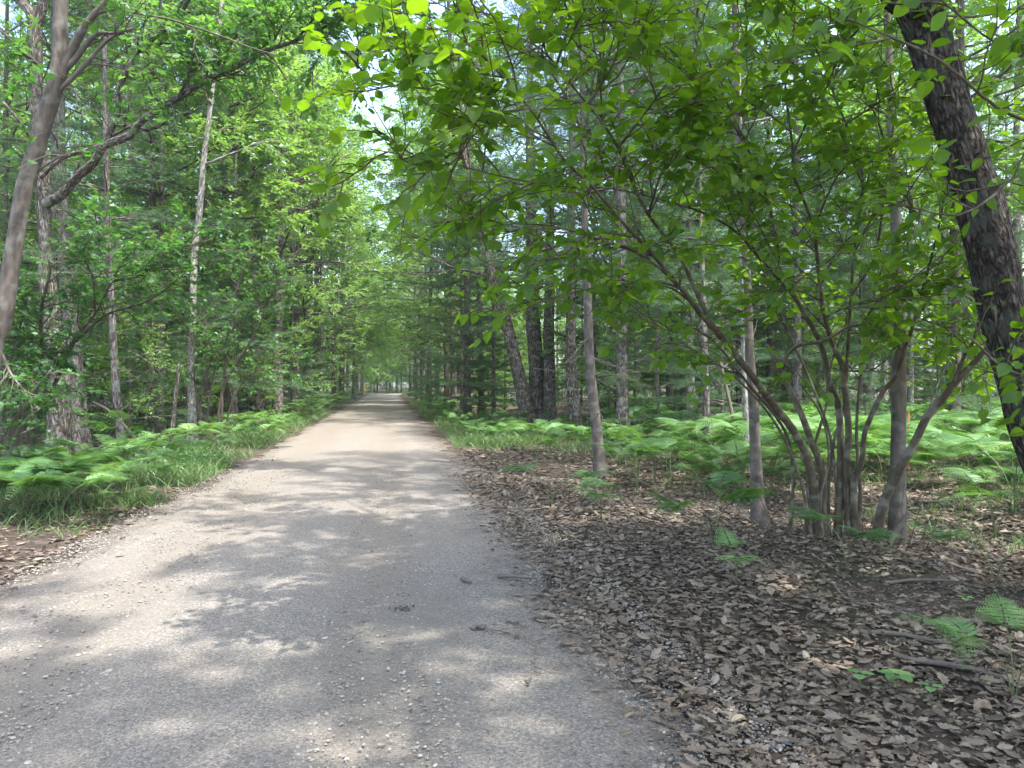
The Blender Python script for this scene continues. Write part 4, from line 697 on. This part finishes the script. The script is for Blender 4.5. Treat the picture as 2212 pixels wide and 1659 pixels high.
sow(22, ['pineC', 'mapleC', 'mapleA', 'mapleB'], (8, 60), (34, 72), RW, 'trees beyond the right clearing', 2.4, (.9, 1.4), seed=51, avoid=clear)
sow(16, ['pineC', 'mapleC', 'mapleA'], (-46, -9), (32, 72), LW, 'trees in the left wood', 2.4, (.9, 1.4), seed=52)
for k in range(9):
    y_ = 44 + 3.1 * k; px_ = 1090 + (k * 83) % 215; plant(['mapleB', 'shrub', 'mapleA'][k % 3], (px_ - CX) / F * y_, y_, RW[KIND[['mapleB', 'shrub', 'mapleA'][k % 3]]], 'trees beyond the right clearing (' + KIND[['mapleB', 'shrub', 'mapleA'][k % 3]].replace('_', ' ') + 's)', k, 1.2)
sow(26, ['oakA', 'mapleC', 'pineB', 'oakD', 'mapleC', 'oakA'], (-40, 44), (75, 135), FE, 'trees at the far end', 3.2, (1, 1.4), seed=11, avoid=lambda x, y, t: -4.2 < t < 3.2)
sow(24, ['mapleC', 'pineC', 'mapleB'], (-22, 16), (75, 130), FE, 'trees at the far end', 2.5, (.8, 1.3), seed=12, avoid=lambda x, y, t: -3.6 < t < 2.6)
sow(10, ['mapleC'], (-30, -4.5), (106, 165), FE, 'trees at the far end', 2.5, (1.2, 1.8), seed=13)
for k, (y_, dx_, sc_) in enumerate([(122, -1.5, 1.5), (124, 2.5, 1.3), (131, .5, 1.7), (133, 5, 1.7), (136, -4.5, 1.8), (143, 2, 1.9), (147, -2.5, 1.9), (152, 6, 2.0), (158, 0, 2.1), (126, 6, 1.4), (128, -5, 1.5), (117, -7, 1.4), (119, 8, 1.3)]):
    plant('mapleC', -.1715 * y_ + dx_, y_, FE['maple_tree'], 'trees at the far end (maple trees)', k * 1.3, sc_)
for k in range(16):
    y_ = 119 + 2.2 * k; plant(['shrub', 'mapleB'][k % 2], -.1715 * y_ + ((k * 37) % 11 - 5) * 1.1, y_, FE[KIND[['shrub', 'mapleB'][k % 2]]], 'trees at the far end (' + ['leafy shrub', 'maple sapling'][k % 2] + 's)', k, [2.4, 1.6][k % 2])
sow(9, ['mapleC', 'mapleC', 'oakB'], (-30, 8), (150, 185), FE, 'trees at the far end', 2.5, (1.4, 2.0), seed=33)
sow(10, ['mapleC'], (-7.5, -5.0), (52, 105), LVg, 'trees along the left verge', 4.2, (1.2, 1.7), seed=34)
sow(10, ['mapleC'], (3.6, 6.2), (50, 105), RVg, 'trees along the right verge', 4.2, (1.1, 1.6), seed=35)
sow(34, ['shrub', 'mapleB', 'pineC', 'mapleB'], (-34, -5.4), (24, 70), LW, 'trees in the left wood', 1.6, (.8, 1.5), seed=36)
sow(40, ['shrub', 'mapleB', 'pineC', 'mapleB'], (5, 50), (27, 75), RW, 'trees beyond the right clearing', 1.6, (.8, 1.5), seed=37, avoid=clear)
sow(5, ['mapleC'], (-13, -7), (19, 30), LW, 'trees in the left wood', 3, (1, 1.3), seed=38)
sow(30, ['mapleC', 'pineB', 'oakA', 'mapleC'], (-90, 100), (75, 140), FE, 'trees at the far end', 5, (.9, 1.2), seed=14, avoid=lambda x, y, t: -12 < t < 12)
# off-frame oaks added behind and right of the camera to shade the near road
for k, (x, y, kd) in enumerate([(2.8, -.8, 'oakS'), (6.2, .8, 'oakS'), (.8, -3.6, 'oakS'), (4.8, -3.2, 'oakS'), (-3.4, -4.4, 'oakS'), (8.6, -2.4, 'oakS'), (7.6, 5.6, 'oakS'), (4.9, 2.2, 'oakS')]):
    plant(kd, x, y, 'added off-frame ' + ('pine' if 'pine' in kd else 'oak') + ' whose crown shades the near road', 'added shade trees by the near road', sc=.95)

# ------------------------------------------------------------------ ferns
PINN = (np.array([(0, 0, 0), (.35, .2, .02), (1, 0, -.03), (.35, -.2, .02)]), [np.array([(0, 3, 2, 1)])])
def blade(B, o, d, up, L, rng, fine=True, npin=12, w=.45):
    dp = rng.uniform(.2, .6); d = unit(d); up = unit(np.asarray(up) - d * np.dot(up, d)); sd = np.cross(up, d); pos = []; dr = []; nr = []; sz = []
    for k in range(npin):
        f = (k + .4) / npin; c = o + d * L * f - np.array([0, 0, L * dp * f * f]); pl = L * w * (1 - f) ** .85 * (1 - .25 * math.exp(-f * 8)) + .01
        for s in (1, -1):
            pd = unit(sd * s + d * (.35 + .3 * f) - np.array([0, 0, .22]) + rng.normal(0, .05, 3)); nn = unit(up + d * dp * f + rng.normal(0, .08, 3))
            if fine:
                m = max(3, int(pl / (.013 + .010 * L))); g = (np.arange(m) + .6) / m
                for s2 in (1, -1):
                    q = c + pd * pl * g[:, None] - up * .12 * pl * (g ** 2)[:, None]; e = unit(np.cross(nn, pd) * s2 + pd * .5)
                    pos.append(q); dr.append(np.repeat(e[None], m, 0)); nr.append(np.repeat(nn[None], m, 0)); sz.append(pl * .30 * (1 - .8 * g) + .008)
            else: pos.append(c[None]); dr.append(pd[None]); nr.append(nn[None]); sz.append(np.array([pl]))
    t = np.full(sum(len(a) for a in pos), rng.random()) + rng.normal(0, .06, sum(len(a) for a in pos))
    scatter(B, PINN, np.concatenate(pos), np.concatenate(dr), np.concatenate(nr), np.concatenate(sz) * (1 if fine else 1.0), np.clip(t, 0, 1), None)
def frond(SB, B, rng, az, hs=.45, L=.42, fine=True, out=.3, lat=True):
    h = np.array([math.cos(az), math.sin(az), 0]); pts = smooth_line([[0, 0, -.03], h * out * .25 + [0, 0, hs * .6], h * out + [0, 0, hs]], 8); tube(SB, pts, np.linspace(.005, .003, 8), 5 if fine else 3, mi=1)
    o = pts[-1]; d = unit(h + [0, 0, rng.uniform(.15, .8)]); n = 13 if fine else 9; blade(B, o, d, (0, 0, 1), L, rng, fine, n)
    tube(SB, np.array([o, o + d * L * .4 - np.array([0, 0, L * .09])]), [.003, .001], 3, mi=1)
    if lat:
        o2 = pts[-2] * .4 + o * .6
        for s in (1, -1):
            a2 = az + s * 1.15; d2 = unit([math.cos(a2), math.sin(a2), rng.uniform(.1, .7)]); blade(B, o2, d2, unit([.3 * math.cos(az), .3 * math.sin(az), 1]), L * .72, rng, fine, n - 2)
            tube(SB, np.array([o2, o2 + d2 * L * .3 - np.array([0, 0, L * .05])]), [.003, .001], 3, mi=1)
def fern_proto(seed, n, hs, L, fine=True, out=.3, mat='fern'):
    rng = np.random.default_rng(seed); fr = []; a0 = rng.random() * 6.3
    for k in range(n):
        b = MB(); frond(b, b, rng, a0 + k * 6.28 / n + rng.normal(0, .3), hs * rng.uniform(.8, 1.15), L * rng.uniform(.85, 1.15), fine, out); fr.append(b.mesh('frond', [M[mat], M['stalk']], False))
    return [('frond', f) for f in fr]
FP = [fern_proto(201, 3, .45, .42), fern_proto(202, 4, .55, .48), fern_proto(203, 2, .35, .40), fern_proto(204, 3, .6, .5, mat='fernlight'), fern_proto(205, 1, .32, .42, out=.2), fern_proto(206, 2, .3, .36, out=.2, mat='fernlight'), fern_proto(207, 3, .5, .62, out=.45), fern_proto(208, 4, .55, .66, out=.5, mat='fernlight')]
ffirst = {}
def fern(k, x, y, label, group=None, sc=1.0, rz=None):
    rz = random.random() * 6.28 if rz is None else rz; z = float(rz_(x, y))
    if k in ffirst: r_ = copy_tree(ffirst[k]); r_.location = (x, y, z); r_.rotation_euler = (0, 0, rz); r_.scale = (sc,) * 3
    else:
        r_ = empty('bracken_fern', (x, y, z), rz, sc); ffirst[k] = r_
        for nm, me in FP[k]: put(nm, me, r_)
    for q in ('label', 'group'):
        if q in r_: del r_[q]
    return tag(r_, label, 'fern', group)
rz_ = rz
def pg(px, py): Y = F * EYE / (py - CY); return P(px, py, Y)[:2]
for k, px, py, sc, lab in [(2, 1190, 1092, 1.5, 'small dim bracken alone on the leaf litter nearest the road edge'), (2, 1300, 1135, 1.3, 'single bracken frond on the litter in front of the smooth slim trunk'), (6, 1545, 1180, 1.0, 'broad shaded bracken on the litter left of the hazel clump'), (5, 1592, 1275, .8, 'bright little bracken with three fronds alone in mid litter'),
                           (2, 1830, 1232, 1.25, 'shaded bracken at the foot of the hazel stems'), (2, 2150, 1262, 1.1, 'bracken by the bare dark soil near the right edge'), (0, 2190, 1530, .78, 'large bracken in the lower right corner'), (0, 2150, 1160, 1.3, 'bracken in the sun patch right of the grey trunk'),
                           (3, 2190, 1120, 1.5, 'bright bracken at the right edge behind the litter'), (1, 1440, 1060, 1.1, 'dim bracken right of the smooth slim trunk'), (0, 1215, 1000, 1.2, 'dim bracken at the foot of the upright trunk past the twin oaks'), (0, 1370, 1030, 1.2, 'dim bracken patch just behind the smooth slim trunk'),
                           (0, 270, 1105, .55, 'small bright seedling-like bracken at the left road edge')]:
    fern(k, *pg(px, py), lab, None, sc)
rg = random.Random(5)
for i in range(20):
    px, py = rg.uniform(-20, 290), rg.uniform(1040, 1135)
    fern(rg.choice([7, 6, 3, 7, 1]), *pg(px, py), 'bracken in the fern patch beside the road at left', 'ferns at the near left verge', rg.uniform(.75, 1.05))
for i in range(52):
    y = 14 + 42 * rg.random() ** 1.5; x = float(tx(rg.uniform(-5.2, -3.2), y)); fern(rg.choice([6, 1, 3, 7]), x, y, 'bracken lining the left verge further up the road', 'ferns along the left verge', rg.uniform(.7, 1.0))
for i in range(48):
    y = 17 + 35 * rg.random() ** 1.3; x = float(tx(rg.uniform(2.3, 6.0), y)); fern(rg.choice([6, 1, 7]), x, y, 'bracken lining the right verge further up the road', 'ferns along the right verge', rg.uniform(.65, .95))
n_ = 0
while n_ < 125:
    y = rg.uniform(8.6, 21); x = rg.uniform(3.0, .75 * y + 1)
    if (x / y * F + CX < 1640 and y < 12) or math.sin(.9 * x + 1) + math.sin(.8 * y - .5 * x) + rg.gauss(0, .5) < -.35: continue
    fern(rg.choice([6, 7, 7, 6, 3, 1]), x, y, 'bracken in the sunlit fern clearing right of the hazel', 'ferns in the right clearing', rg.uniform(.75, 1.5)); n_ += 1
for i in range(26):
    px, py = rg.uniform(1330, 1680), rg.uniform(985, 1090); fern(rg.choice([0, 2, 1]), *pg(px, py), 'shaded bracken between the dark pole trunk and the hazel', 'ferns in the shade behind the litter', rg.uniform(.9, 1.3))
B = MB(); SBB = MB(); rngf = np.random.default_rng(77)
def fern_mass(n, f):
    for i in range(n):
        x, y = f(); b = MB(); s = MB(); frond(s, b, rngf, rngf.random() * 6.3, rngf.uniform(.5, 1.0), rngf.uniform(.5, .8), False)
        for src in (b,):
            V = np.concatenate(src.V) + [x, y, float(gz(x, y))]; off = 0
            B.add(V, [np.concatenate([ff for ff in src.Fc])], tint=np.concatenate(src.T))
fern_mass(260, lambda: (lambda y: (float(tx(rngf.choice([rngf.uniform(-6, -3.1), rngf.uniform(2.1, 7)]), y)), y))(rngf.uniform(30, 90)))
fern_mass(330, lambda: (lambda y: (rngf.uniform(3.6, .75 * y), y))(rngf.uniform(18, 34)))
fern_mass(200, lambda: (lambda y: (float(tx(rngf.uniform(-22, -5), y)), y))(rngf.uniform(13, 40)))
tag(put('fern_cover', B.mesh('fern_cover', M['fern'], False)), 'spread of bracken ground cover under the trees', 'ground cover', kind='stuff')

# ------------------------------------------------------------------ grass, low plants, litter, pebbles
def blades(B, x, y, rng, ln, wd=.005):
    n = len(x); z = gz(x, y); p = np.stack([x, y, z], -1); d = unit(np.stack([rng.normal(0, .45, n), rng.normal(0, .45, n), np.ones(n)], -1)); s = unit(np.cross(d, rng.normal(0, 1, (n, 3)))) * wd; L = (ln * rng.uniform(.5, 1.2, n))[:, None]
    b = unit(d * [1, 1, 0] + 1e-3) * L * .35
    V = np.stack([p - s, p + s, p + d * L * .6 + s * .8 + b * .3, p + d * L * .6 - s * .8 + b * .3, p + d * L * .85 + b], 1).reshape(-1, 3); i = np.arange(n)[:, None] * 5
    B.add(V, [i + np.array([[0, 1, 2, 3]]), i + np.array([[3, 2, 4]])], tint=np.repeat(rng.random(n), 5))
rng = np.random.default_rng(88); B = MB()
def strip(n, t0, t1, y0, y1, pw=1.6):
    y = y0 + (y1 - y0) * rng.random(n) ** pw; t = t0 + (t1 - t0) * rng.random(n); k = np.sin(1.3 * t + .9 * y) + np.sin(2.9 * y - 1.7 * t) + rng.normal(0, .6, n) > -.2; return tx(t[k], y[k]), y[k]
for a in ((9000, -4.6, -2.95, 9.5, 40, 1.5), (5000, -6.5, -3.1, 7.5, 18, 1), (9000, 1.75, 4.2, 18, 60, 1.4), (9000, 2.2, 8, 16.5, 38, 1.2), (6000, 4, 16, 10, 26, 1), (1200, 5.4, 9, 6.5, 10, 1)):
    x, y = strip(*a); blades(B, x, y, rng, .32 if a[3] > 9 else .22, .004 + .0002 * a[4] / 3)
tag(put('grass', B.mesh('grass', M['grass'], False)), 'thin long grass along the edges of the road', 'grass', kind='stuff')
B = MB()
def lowplants(n, t0, t1, y0, y1, pw, size, h):
    x, y = strip(n, t0, t1, y0, y1, pw); m = 7; xx = np.repeat(x, m); yy = np.repeat(y, m); k = len(xx); p = np.stack([xx + rng.normal(0, .07, k), yy + rng.normal(0, .07, k), gz(xx, yy) + rng.uniform(.03, h, k)], -1)
    scatter(B, KITE, p, rng.normal(0, 1, (k, 3)) * [1, 1, .3], [0, 0, 1] + rng.normal(0, .35, (k, 3)), size * rng.uniform(.6, 1.2, k))
lowplants(1000, -5.2, -3.0, 13, 95, 1.7, .085, .5); lowplants(800, 1.9, 5.5, 19, 95, 1.7, .085, .45); lowplants(1100, 4, 22, 12, 34, 1, .09, .5); lowplants(1100, -18, -4.5, 10, 40, 1, .09, .4)
tag(put('undergrowth', B.mesh('undergrowth', M['mapleleaf'], False)), 'low bright leafy plants crowding the verges', 'undergrowth', kind='stuff')
B = MB()
LT = [T_oak(.25), T_oak(-.3, 1.2, .75), T_oak(.7, .95, .5), T_oak(-.5, .8, .9)]
def litter(n, f, size=(.028, .098), zj=.024, tilt=.2):
    x, y = f(n); n = len(x); c = rng.integers(0, 4, n); z = gz(x, y)
    t = xt(x, y); z = np.where((t > -2.75) & (t < 1.6), .03, z)
    for k in range(4):
        s = c == k; m = s.sum(); scatter(B, LT[k], np.stack([x[s], y[s], z[s] + rng.uniform(.004, zj, m)], -1), np.concatenate([rng.normal(0, 1, (m, 2)), rng.normal(0, .18, (m, 1))], 1), np.concatenate([rng.normal(0, tilt, (m, 2)), np.ones((m, 1))], 1), size[0] + (size[1] - size[0]) * rng.random(m) ** 1.4)
def right_litter(n):
    y = 2.7 + 10 * rng.random(n) ** 1.25; t = 1.1 + 7.5 * rng.random(n) ** 1.15 + .22 * np.sin(2.3 * y) + rng.normal(0, .12, n); x = tx(t, y)
    k = (x < .75 * y + .6) & (((x - 3.25) / 1.25) ** 2 + ((y - 5.45) / .5) ** 2 > 1 + rng.normal(0, .3, n)); k &= rng.random(n) < np.clip((t - .9) / .8, .05, 1); return x[k], y[k]
litter(42000, right_litter)
litter(22000, right_litter, (.012, .04), .036, .5)
litter(1500, lambda n: (3.25 + rng.normal(0, .6, n), 5.45 + rng.normal(0, .28, n)), (.012, .04), .015, .4); litter(120, lambda n: (3.25 + rng.normal(0, .6, n), 5.45 + rng.normal(0, .28, n)), (.05, .1), .015, .3)
litter(2600, lambda n: (lambda y: (tx(1.55 - .9 * np.abs(rng.normal(0, .5, n)), y), y))(2.7 + 11 * rng.random(n) ** 1.4), (.008, .03), .008, .3)
litter(3500, lambda n: (lambda y: (tx(1.6 + 6 * rng.random(n), y), y))(11 + 7 * rng.random(n)), (.07, .13))
litter(4500, lambda n: (lambda y: (tx(-2.95 - 4.5 * rng.random(n) ** 1.3 + rng.normal(0, .1, n), y), y))(5 + 10 * rng.random(n) ** 1.2))
litter(2200, lambda n: (lambda y: (tx(-5 - 14 * rng.random(n), y), y))(11 + 14 * rng.random(n)), (.08, .14))
litter(1800, lambda n: (lambda y: (.4 * y + rng.random(n) * .4 * y, y))(8 + 8 * rng.random(n)), (.08, .14))
litter(420, lambda n: (lambda y: (tx(1.62 - .7 * rng.random(n) ** 2, y), y))(2.8 + 12 * rng.random(n)), (.03, .07), .01, .25)
litter(160, lambda n: (lambda y: (tx(-2.7 + .4 * rng.random(n) ** 2, y), y))(4 + 12 * rng.random(n)), (.03, .07), .01, .25)
tag(put('leaf_litter', B.mesh('leaf_litter', M['litter'], False)), 'brown fallen oak leaves covering the ground beside the road', 'leaf litter', kind='stuff')
# pebbles
def ico():
    g = (1 + 5 ** .5) / 2; v = np.array([(-1, g, 0), (1, g, 0), (-1, -g, 0), (1, -g, 0), (0, -1, g), (0, 1, g), (0, -1, -g), (0, 1, -g), (g, 0, -1), (g, 0, 1), (-g, 0, -1), (-g, 0, 1)]) / np.sqrt(1 + g * g)
    f = np.array([(0, 11, 5), (0, 5, 1), (0, 1, 7), (0, 7, 10), (0, 10, 11), (1, 5, 9), (5, 11, 4), (11, 10, 2), (10, 7, 6), (7, 1, 8), (3, 9, 4), (3, 4, 2), (3, 2, 6), (3, 6, 8), (3, 8, 9), (4, 9, 5), (2, 4, 11), (6, 2, 10), (8, 6, 7), (9, 8, 1)])
    return v * [.5, .38, .24], [f]
ICO = ico(); B = MB()
def pebbles(n, f, s0, s1, pw=3.2):
    x, y = f(n); n = len(x); sz = s0 + (s1 - s0) * rng.random(n) ** pw
    scatter(B, ICO, np.stack([x, y, np.full(n, .024) + sz * .04], -1), np.concatenate([rng.normal(0, 1, (n, 2)), rng.normal(0, .1, (n, 1))], 1), np.concatenate([rng.normal(0, .15, (n, 2)), np.ones((n, 1))], 1), sz, None, rng.uniform(.7, 1.15, n))
def onroad(n):
    y = 2.6 + 11 * rng.random(n) ** 1.7; t = -3.1 + 4.9 * rng.random(n); wgt = .25 + .75 * np.clip(np.minimum(np.abs(t + .05), np.abs(t + 1.95)) / .6, 0, 1); k = rng.random(n) < wgt; return tx(t[k], y[k]), y[k]
def redge(n):
    y = 2.6 + 6 * rng.random(n) ** 1.5; t = 1.25 + rng.normal(0, .32, n); return tx(t, y), y
pebbles(70000, onroad, .007, .028, 3.0); pebbles(900, redge, .01, .042, 3); pebbles(90, onroad, .03, .055, 1)
tag(put('gravel', B.mesh('gravel', M['stone'], False)), 'loose pale pebbles strewn over the road surface', 'gravel', kind='stuff')

# ------------------------------------------------------------------ small things
def stick(px0, px1, w_, label, mat='deadwood', seed=0, fork=0, lift=.015):
    rng = np.random.default_rng(300 + seed); a, b = pg(*px0), pg(*px1); n = 9; B = MB(); q = a + (b - a) * np.linspace(0, 1, n)[:, None]; q = q + rng.normal(0, .012, q.shape); z = np.array([float(rz(*v)) for v in q]) + lift + .012 * np.sin(np.linspace(0, 3, n))
    p = np.concatenate([q, z[:, None]], 1); r = w_ / 2 * np.linspace(1, .65, n); tube(B, p, r, 8, .08, seed=seed)
    for k in range(fork): i = rng.integers(3, 7); tube(B, grow(p[i], unit(p[i + 1] - p[i]) + rng.normal(0, .5, 3) * [1, 1, .15], .22, 5, rng, .15), np.linspace(r[i] * .6, .002, 5), 5)
    c = p[n // 2].copy(); o = put('fallen_stick', B.mesh('fallen_stick', M[mat], origin=c), None, c); return tag(o, label, 'stick')
for k, (a, b, w_, lab, fk) in enumerate([((1075, 1258), (1152, 1264), .03, 'short straight brown stick on the road edge', 0), ((1002, 1262), (1014, 1272), .03, 'stubby bit of wood on the gravel left of the brown stick', 0), ((1027, 1375), (1047, 1374), .03, 'stub of broken branch on the gravel with a forked twig beside it', 0),
        ((1050, 1380), (1098, 1386), .008, 'thin forked twig on the gravel', 2), ((1150, 1445), (1160, 1475), .012, 'small crooked twig standing out on the pale gravel', 1), ((1132, 1500), (1150, 1487), .011, 'hooked twig below the crooked one on the gravel', 0), ((1780, 1270), (1835, 1328), .028, 'curved bare branch lying in mid litter', 1),
        ((1995, 1370), (2125, 1362), .045, 'thick broken branch at the edge of the bare soil', 0), ((1855, 1390), (2060, 1420), .03, 'long slim branch half sunk in the litter', 1), ((1945, 1440), (2200, 1500), .035, 'long dark branch lying toward the lower right corner', 1), ((1910, 1272), (2070, 1275), .03, 'thin stick across the bare dark soil', 0),
        ((2000, 1222), (2110, 1252), .03, 'pale stick between the grey trunk and the bare soil', 1), ((1165, 1250), (1240, 1270), .014, 'forked grey twig where the gravel meets the litter', 2), ((1880, 1320), (2000, 1355), .012, 'thin bowed twig in front of the bare soil', 0), ((2085, 1325), (2170, 1350), .022, 'pale crooked stick by the large corner bracken', 1),
        ((30, 1008), (330, 1000), .035, 'long dead branch lying behind the left fern patch', 0), ((205, 900), (325, 985), .035, 'bare dead bough propped against the slender pale trunk', 1), ((1700, 1560), (1790, 1590), .016, 'short twig among the pebbles at the litter edge', 1)]):
    o = stick(a, b, w_, lab, seed=k, fork=fk) if not lab.startswith('bare dead bough') else None
    if o is None:
        B = MB(); p, r = trace([(325, 985, 8), (290, 945, 7), (255, 905, 6), (225, 880, 5), (200, 868, 3)], 15, None, 16, True); tube(B, p, r, 7, .08); o = tag(put('dead_bough', B.mesh('dead_bough', M['deadwood'], origin=p[0]), None, p[0]), lab, 'dead branch')
# broken grey stump splinter by the straight grey trunk
B = MB(); p, r = trace([(1915, 1190, 18), (1925, 1165, 15), (1945, 1135, 12), (1965, 1105, 5)], 7.1, None, 12, True); tube(B, p, r, 8, .15); tag(put('broken_stub', B.mesh('broken_stub', M['deadwood'], origin=p[0]), None, p[0]), 'splintered grey stub leaning against the foot of the grey trunk', 'stump')
# clump of dung on the road
B = MB(); c = np.array([*pg(870, 1324), .03])
for k in range(16): scatter(B, ICO, (c + [rng.normal(0, .035), rng.normal(0, .02), rng.uniform(0, .006)])[None], rng.normal(0, 1, (1, 3)), np.array([[0, 0, 1.]]), rng.uniform(.015, .04), None)
tag(put('dark_clump', B.mesh('dark_clump', M['dark'], False, origin=c), None, c), 'small dark clump of dirt in the middle of the road', 'dirt clump')
# seedlings
def seedling(px, py, n, size, label):
    b = np.array([*pg(px, py), 0.]); b[2] = float(gz(b[0], b[1])); root = empty('seedling', b); tag(root, label, 'seedling'); S_ = MB(); tube(S_, np.array([[0, 0, -.02], [0, 0, .05], [.005, 0, .09]]), [.003, .002, .002], 5); put('stem', S_.mesh('stem', M['stalk']), root)
    for k in range(n):
        b2 = MB(); a = k * 6.28 / n; scatter(b2, OVATE, np.array([[.01 * math.cos(a), .01 * math.sin(a), .085]]), np.array([[math.cos(a), math.sin(a), .1]]), np.array([[0, 0, 1.]]), size, None); put('leaf', b2.mesh('leaf', M['fernlight'], False), root)
seedling(1938, 1492, 5, .085, 'five-leaved green seedling in the litter'); seedling(1858, 1485, 3, .07, 'single small green seedling left of the five-leaved one'); seedling(2010, 1520, 3, .06, 'dim green seedling just below the five-leaved one'); seedling(2085, 1330, 3, .06, 'green seedling on the bare dark soil')
# orange stake and flagging, far signs
def box(B, c, s):
    x, y, z = s; V = np.array([(i * x / 2, j * y / 2, k * z / 2) for i in (-1, 1) for j in (-1, 1) for k in (-1, 1)]) + c; B.add(V, [np.array([(0, 1, 3, 2), (4, 6, 7, 5), (0, 4, 5, 1), (2, 3, 7, 6), (0, 2, 6, 4), (1, 5, 7, 3)])])
B = MB(); a = P(1963, 900, 13.5); h = EYE - (885 - CY) / F * 13.5
box(B, (0, 0, .52), (.03, .014, 1.04)); box(B, (0, 0, 1.055), (.03, .012, .03)); tag(put('survey_stake', B.mesh('survey_stake', M['orange'], False), None, (a[0], a[1], 0)), 'orange survey stake in the ferns behind the grey trunk', 'stake')
r_ = empty('notice_board', (*P(1105, 880, 62)[:2], 0)); tag(r_, 'small white notice board far off between the right-hand trunks', 'sign')
B = MB(); box(B, (0, 0, .9), (.75, .04, 1.3)); put('panel', B.mesh('panel', M['white'], False), r_)
for s in (-.25, .25): B = MB(); box(B, (s, .05, .6), (.07, .06, 1.2)); put('post', B.mesh('post', M['white'], False), r_)
a = P(787, 845, 112); r_ = empty('marker_post', (a[0], a[1], 0)); tag(r_, 'yellow marker post at the far bend of the road', 'post'); B = MB(); tube(B, np.array([[0, 0, -.1], [0, 0, 1.5], [0, 0, 1.6]]), [.11, .11, .09], 10); put('shaft', B.mesh('shaft', M['yellow']), r_); B = MB(); tube(B, np.array([[0, 0, 1.6], [0, 0, 1.66]]), [.09, .05], 10); put('cap', B.mesh('cap', M['yellow']), r_)
# ------------------------------------------------------------------ thin haze volume added to brighten the far trees
B = MB(); box(B, (0, 380, 24.5), (2300, 1200, 53)); hz = put('haze', B.mesh('haze', [], False)); tag(hz, 'thin pale haze added to lighten the far trees', 'haze', kind='stuff')
m = bpy.data.materials.new('haze'); m.use_nodes = True; n = m.node_tree.nodes; n.clear(); o_ = n.new('ShaderNodeOutputMaterial'); v = n.new('ShaderNodeVolumePrincipled'); v.inputs['Color'].default_value = (.86, .95, .93, 1); v.inputs['Density'].default_value = .0005; v.inputs['Anisotropy'].default_value = .2
m.node_tree.links.new(v.outputs[0], o_.inputs['Volume']); hz.data.materials.append(m); cy.volume_bounces = 1
